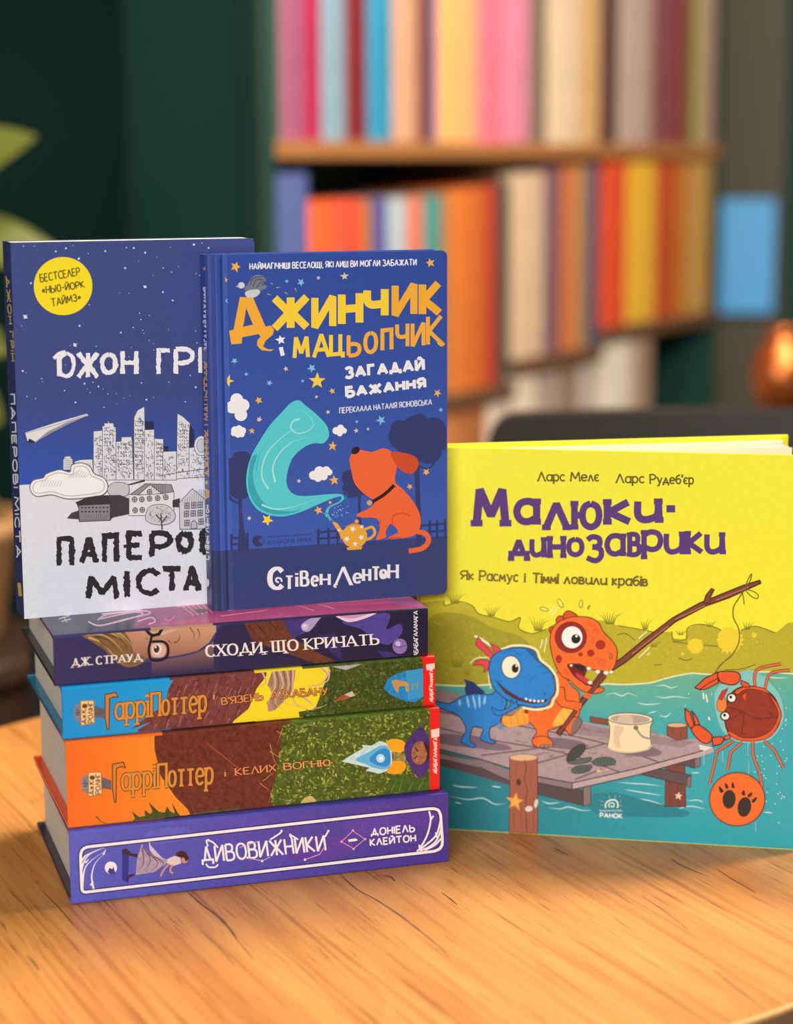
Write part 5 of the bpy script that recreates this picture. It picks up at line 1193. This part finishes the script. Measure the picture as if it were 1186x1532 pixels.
    for q, y, a_, b_ in [(1094, 442, 30, 28), (1032, 494, 22, 20), (968, 502, 13, 11), (830, 532, 18, 24)]: A.ell(q, y, a_, b_, (172, 40, 30), line=(120, 30, 24), w=3)
    A.ell(1160, 512, 9, 16, (226, 116, 50), line=(110, 44, 24), w=4)
    for q, y in [(1070, 530), (1096, 540), (1120, 548), (1084, 556), (1110, 566), (1060, 350), (1076, 366), (1048, 400), (1040, 420), (870, 600), (880, 620)]: A.ell(q, y, 11, 9, (234, 104, 40), line=(200, 84, 34), w=2.5)
    A.strokes(['1000,290 1080,330', '1010,310 1070,342', '850,740 870,770 860,800'], 3, (200, 84, 34), True)
    A.view = 'P'; A.stroke('836,1096 870,1050 905,1010', 5.4, (126, 64, 50)); A.strokes(['834,1095 868,1048 902,1008', '839,1098 873,1052 907,1012'], 1.0, (66, 32, 28)); A.view = 'B2'
    A.poly('800,740 860,710 876,790 930,800 970,820 966,850 900,846 830,820', OA, True, .1, line=(110, 44, 24), w=LW); A.strokes(['920,806 976,820', '914,820 972,838', '920,836 956,856', '990,748 1036,760', '986,762 1030,778'], 14, OA, True); A.strokes(['926,812 972,828', '922,828 964,846'], 3, (150, 60, 30))
    # blue young dinosaur
    BA, BB = (34, 132, 214), (20, 96, 176); BL_ = (22, 44, 92)
    A.stroke('296,386 330,400 400,446 450,474 530,448 620,448 690,474 716,534 776,586 816,650 822,740 796,790 776,832 690,852 600,838', 15, (238, 240, 190), True)
    A.stroke('270,560 300,530 350,522 396,534 386,640 400,720', 9, (226, 232, 160), True)
    A.poly('236,720 246,686 230,660 290,680 330,716 360,740 330,760 250,770', (30, 50, 110), line=BL_, w=4)
    A.poly('0,790 60,800 140,812 210,772 300,752 400,756 440,730 500,800 480,860 460,920 430,950 396,966 390,1010 400,1040 430,1058 400,1066 340,1042 336,1020 350,972 290,962 272,1000 270,1050 302,1076 290,1092 220,1062 214,1040 244,980 220,920 180,880 100,850 0,812', BA, True, .10, line=BL_, w=LW)
    A.strokes(['200,786 206,830', '248,762 262,840', '286,756 304,848', '326,756 330,840', '366,762 356,820'], 15, (142, 202, 240), True, 2)
    A.poly('302,440 320,388 346,424 420,506 400,534 350,480', (226, 66, 84), line=(130, 30, 50), w=4); A.poly('392,430 440,452 470,476 430,502', (226, 66, 84), line=(130, 30, 50), w=4); A.poly('288,570 310,540 352,534 396,544 384,590 356,616 360,580 330,566', (226, 66, 84), line=(130, 30, 50), w=4)
    A.poly('388,600 400,530 450,484 530,462 620,462 676,484 700,540 760,590 800,650 806,740 780,780 760,820 690,838 600,824 520,800 440,740 404,680', BA, True, .10, line=BL_, w=LW)
    A.poly('436,672 500,728 580,776 660,798 750,796 760,784 740,806 660,812 570,792 490,746', (90, 34, 40), line=BL_, w=4); 
    for q, y in [(624, 784), (650, 792), (676, 796), (702, 798), (728, 796)]: A.ell(q, y, 9, 8, (240, 236, 226))
    A.ell(528, 582, 60, 72, (246, 242, 214), rot=-6, line=BL_, w=5); A.ell(554, 590, 22, 28, (22, 22, 28)); A.ell(562, 574, 6, 8, (230, 230, 230)); A.strokes(['460,500 530,476 590,508', '410,660 440,672 470,666', '620,640 650,620', '640,668 672,640', '700,580 740,572', '720,620 780,610', '470,770 470,830'], 4, BB, True)
    A.stroke('738,738 744,752 736,756', 5, BL_, True); A.poly('620,470 664,480 690,530 700,552 670,520', BB, True)
    A.poly('404,836 450,856 500,846 524,820 530,790 546,812 562,796 566,820 580,830 540,850 480,880 430,884', BA, True, .1, line=BL_, w=5); A.strokes(['450,930 458,980', '466,936 478,976'], 12, (72, 150, 206), True)
    A.strokes(['300,700 292,716'], 2, BL_)
    # crab
    A.view = 'B3'; CA, CB = (226, 88, 42), (146, 52, 36); CL = (76, 26, 24); LT = (212, 110, 74)
    A.poly('700,740 760,660 860,600 960,600 1090,720 1130,860 1100,960 1020,1030 880,1040 780,1000 720,900', (128, 200, 198), True)
    A.strokes(['950,700 962,590 1110,550', '1010,716 1046,612 1166,590'], 20, CL, True); A.strokes(['950,700 962,590 1110,550', '1010,716 1046,612 1166,590'], 14, LT, True)
    A.poly('776,800 800,740 850,700 930,690 1010,710 1070,760 1104,840 1100,920 1050,990 960,1020 860,1016 790,980 764,900', CB, True, .22, line=CL, w=9)
    A.poly('1040,740 1092,800 1114,870 1090,940 1040,1004 940,1030 840,1020 780,980 800,970 870,1006 960,1006 1040,970 1086,900 1090,840', CA, True, .1, line=CL, w=4); A.poly('830,716 900,690 1000,700 1040,736 980,716 900,706 840,740', CA, True, line=CL, w=4)
    A.strokes(['780,818 880,850 960,890 1090,880', '890,720 884,780', '880,860 870,990', '800,900 870,850', '960,880 990,900', '1040,850 1060,880'], 5, (92, 34, 28), True); A.poly('870,750 896,730 890,780', CA)
    A.poly('576,700 640,640 720,602 728,640 660,690 620,712', CA, line=CL, w=7) ; A.poly('720,640 724,668 650,706 604,712 660,672', CA, line=CL, w=6); A.poly('722,604 790,596 850,608 858,650 820,680 756,672 728,650', CA, True, .1, line=CL, w=7); A.poly('866,652 910,672 920,694 880,694 862,676', CA, line=CL, w=6)
    A.poly('516,826 548,852 576,940 548,950 520,900', CA, line=CL, w=7); A.poly('556,840 588,880 606,926 580,944 572,890', CA, line=CL, w=7); A.poly('556,956 600,930 680,990 676,1030 640,1044 590,1010', CA, True, .1, line=CL, w=7); A.poly('684,1008 740,1000 760,1020 740,1048 690,1060', CA, line=CL, w=7); A.poly('756,1000 790,990 800,1010 770,1024', CA, line=CL, w=5)
    A.ell(806, 762, 28, 28, (240, 240, 236), line=CL, w=9); A.ell(800, 756, 9, 10, (30, 20, 20)); A.ell(766, 874, 28, 26, (240, 240, 236), line=CL, w=9); A.ell(762, 868, 9, 10, (30, 20, 20))
    A.poly('716,784 740,760 766,766 776,810 756,846 720,836', (236, 132, 62), True, line=(120, 50, 30), w=4); A.poly('722,766 744,720 784,700 766,740 746,776', (196, 50, 44), line=(120, 30, 30), w=3)
    A.strokes(['628,730 634,770', '646,740 656,790', '664,880 668,900'], 9, (230, 244, 240), True)
    A.view = 'B5'
    lg = ['820,196 760,236 716,262 692,368 668,468', '872,206 800,268 780,380', '936,200 938,290 974,380 996,490', '1006,196 1070,256 1128,368']
    A.strokes(lg, 18, CL, False); A.strokes(lg, 12, LT, False)
    A.strokes(['634,230 634,350', '908,206 906,290', '912,330 910,410', '750,260 750,330', '954,700 954,760'], 13, (214, 238, 236), False, 2); A.poly('600,220 690,240 640,260 610,250', (226, 222, 220))
    # round badge with two paw prints
    A.ell(840, 560, 174, 168, (82, 40, 22), n=72); A.ell(840, 560, 168, 162, (242, 112, 44), n=72)
    PW = (42, 34, 30); A.ell(790, 560, 41, 58, PW, rot=4); A.ell(885, 608, 42, 62, PW, rot=10)
    for p in ['728,478 736,484 756,506 752,516 738,520 728,504', '764,458 782,474 786,490 776,496 766,486', '812,452 824,478 822,490 808,490 804,476', '880,502 890,526 884,538 870,532 868,520', '932,516 930,536 916,548 904,544 908,530', '962,546 956,570 940,582 930,574 936,560']: A.poly(p, PW, True)
    A.view = 'B4'
    # publisher's mark
    MW = (226, 242, 242)
    A.stroke('1126,630 1128,600 1156,580 1190,582 1204,606 1200,630', 9, MW, True); A.strokes(['1150,626 1146,606 1164,596 1180,606 1176,622 1164,622 1162,612'], 7, MW, True); A.strokes(['1086,578 1114,592', '1094,612 1116,612', '1148,548 1152,572', '1190,548 1182,572'], 10, MW, False, 2)
    A.sans('ВИДАВНИЦТВО', (1088, 656), (1230, 656), (1088, 640), (1230, 640), MW, 0); A.pen('РАНОК', (1091, 688), (1230, 694), (1091, 662), (1230, 668), 7, MW, gap=.28)
    A.strokes(['1208,560 1222,550', '1212,590 1230,584', '1212,614 1228,616'], 9, MW, False, 2)
    # lettering
    A.view = 'B1'; VI = (86, 52, 124); TX_ = (92, 82, 26)
    for t, b0, b1, h in (('Ларс', (358, 194), (444, 194), 28), ('Мелє', (464, 194), (555, 194), 28), ('Ларс', (612, 200), (702, 200), 28), ("Рудеб'єр", (722, 202), (862, 204), 28)):
        A.pen(t, b0, b1, (b0[0], b0[1]-h), (b1[0], b1[1]-h), 5.2, TX_, gap=.18, serif=1.3)
    for ch, b, w in (('М', (146, 210, 264, 344), 27), ('а', (278, 250, 364, 338), 24), ('л', (374, 258, 462, 356), 24), ('ю', (466, 258, 566, 354), 22), ('к', (572, 252, 666, 338), 24), ('и', (670, 250, 762, 332), 24), ('-', (764, 262, 814, 308), 24),
                     ('д', (262, 380, 330, 456), 18), ('и', (330, 376, 386, 444), 17), ('н', (388, 372, 448, 446), 18), ('о', (450, 376, 508, 442), 17), ('з', (508, 368, 572, 462), 18), ('а', (574, 364, 642, 440), 18), ('в', (648, 360, 694, 442), 17), ('р', (694, 352, 764, 450), 18), ('и', (766, 358, 836, 434), 18), ('к', (836, 356, 898, 434), 18), ('и', (898, 360, 966, 434), 18)):
        A.letter(ch, *b, w, VI, serif=1.45 if ch in 'М' else 1.2)
    for t, b0, b1, h in (('Як', (106, 514), (148, 515), 27), ('Расмус', (168, 517), (292, 521), 30), ('і', (311, 523), (318, 523), 27), ('Тіммі', (340, 523), (422, 526), 29), ('ловили', (444, 526), (580, 530), 29), ('крабів', (600, 531), (712, 534), 29)):
        A.pen(t, b0, b1, (b0[0]+1, b0[1]-h), (b1[0]+1, b1[1]-h), 5.4, (112, 88, 44), gap=.18, serif=1.3)

x, y, z, a, H, Wd = DIN
r = tag(empty('yellow_picture_book', (x, y, z), a), 'large yellow picture book with two cartoon dinosaurs, standing on the table', 'book')
o, ex, ey, ez = frame(x, y, z, a)
A = Art(o, ex, ez, (Wd, H), lim=(.0002, Wd-.0004, .0003, H-.0003)); art_din(A)
ycol = lambda co, n: (*mixc((234, 230, 62), (242, 238, 50), co.x/Wd), .04)
printed('front_cover', r, M_PRINT, lambda bm: loft_board(bm, [0, .06, .12, .18, Wd], lambda q: 0.0, .0024, 0, H, [0, H]), [(A, lambda u, v, h: (u, -h, v))], ycol)
ST = .0105                                                   # spine width
bx, by = .2341-x, 1.1906-y; ca, sa = math.cos(a), math.sin(a)
Bl = Vector((bx*ca+by*sa, -bx*sa+by*ca, 0)); B0 = Vector((0, ST, 0)); bd = (Bl-B0).normalized(); bn = Vector((bd.y, -bd.x, 0)); BLn = (Bl-B0).length
def back_board(bm):
    add_box(bm, 0, BLn, 0, .0024, 0, H, .0003, 1)
    for v in bm.verts: p = B0+bd*v.co.x+bn*v.co.y; v.co = (p.x, p.y, v.co.z)
printed('back_cover', r, M_PRINT, back_board, [], lambda co, n: (240, 236, 50))
def sp(bm):
    n = 8; q = []
    for k in range(n+1): t = math.pi*k/n; q.append((-.0016*math.sin(t), ST*k/n))
    q += [(.0012, ST), (.0012, 0)]
    A_ = [bm.verts.new((p[0], p[1], 0)) for p in q]; B_ = [bm.verts.new((p[0], p[1], H)) for p in q]
    for k in range(len(q)): bm.faces.new((A_[k], A_[(k+1) % len(q)], B_[(k+1) % len(q)], B_[k]))
    bm.faces.new(A_); bm.faces.new(B_)
printed('spine', r, M_PRINT, sp, [], lambda co, n: (234, 228, 54))
bm = bmesh.new()
def leafslab(frac0, frac1, t0, t1, L):
    """one gathering of pages between the two boards; frac 0 = front board, 1 = back board"""
    def at(s, fr, off):
        pf = Vector((.0016+s, .0027, 0)); pb = B0+bd*(s+.0016)+bn*.0027; p = pf.lerp(pb, fr); d = (pb-pf)
        return p+(d.normalized()*off if d.length > 1e-6 else Vector((0, off, 0)))
    n = 10; F = []; 
    for k in range(n+1):
        s = L*k/n; F.append((at(s, frac0, t0), at(s, frac1, t1)))
    z0, z1 = .003, H-.003
    V = [[bm.verts.new((p.x, p.y, zz)) for p in pr for zz in (z0, z1)] for pr in F]
    for q, w in zip(V, V[1:]):
        bm.faces.new((q[0], w[0], w[1], q[1])); bm.faces.new((q[3], w[3], w[2], q[2])); bm.faces.new((q[1], w[1], w[3], q[3])); bm.faces.new((q[2], w[2], w[0], q[0]))
    bm.faces.new((V[0][1], V[0][3], V[0][2], V[0][0])); bm.faces.new((V[-1][0], V[-1][2], V[-1][3], V[-1][1]))
leafslab(0.0, 0.0, 0.0001, .0010, Wd-.006)
for k, fr in enumerate((.62, .70, .78, .86)): leafslab(fr, fr, 0, .0005, Wd-.008-.001*k)
leafslab(0.92, 1.0, 0.0, -.0001, BLn-.006)
link('page_block', bm, principled('cream_leaves', (244, 230, 198), .8, 0, .2), r)
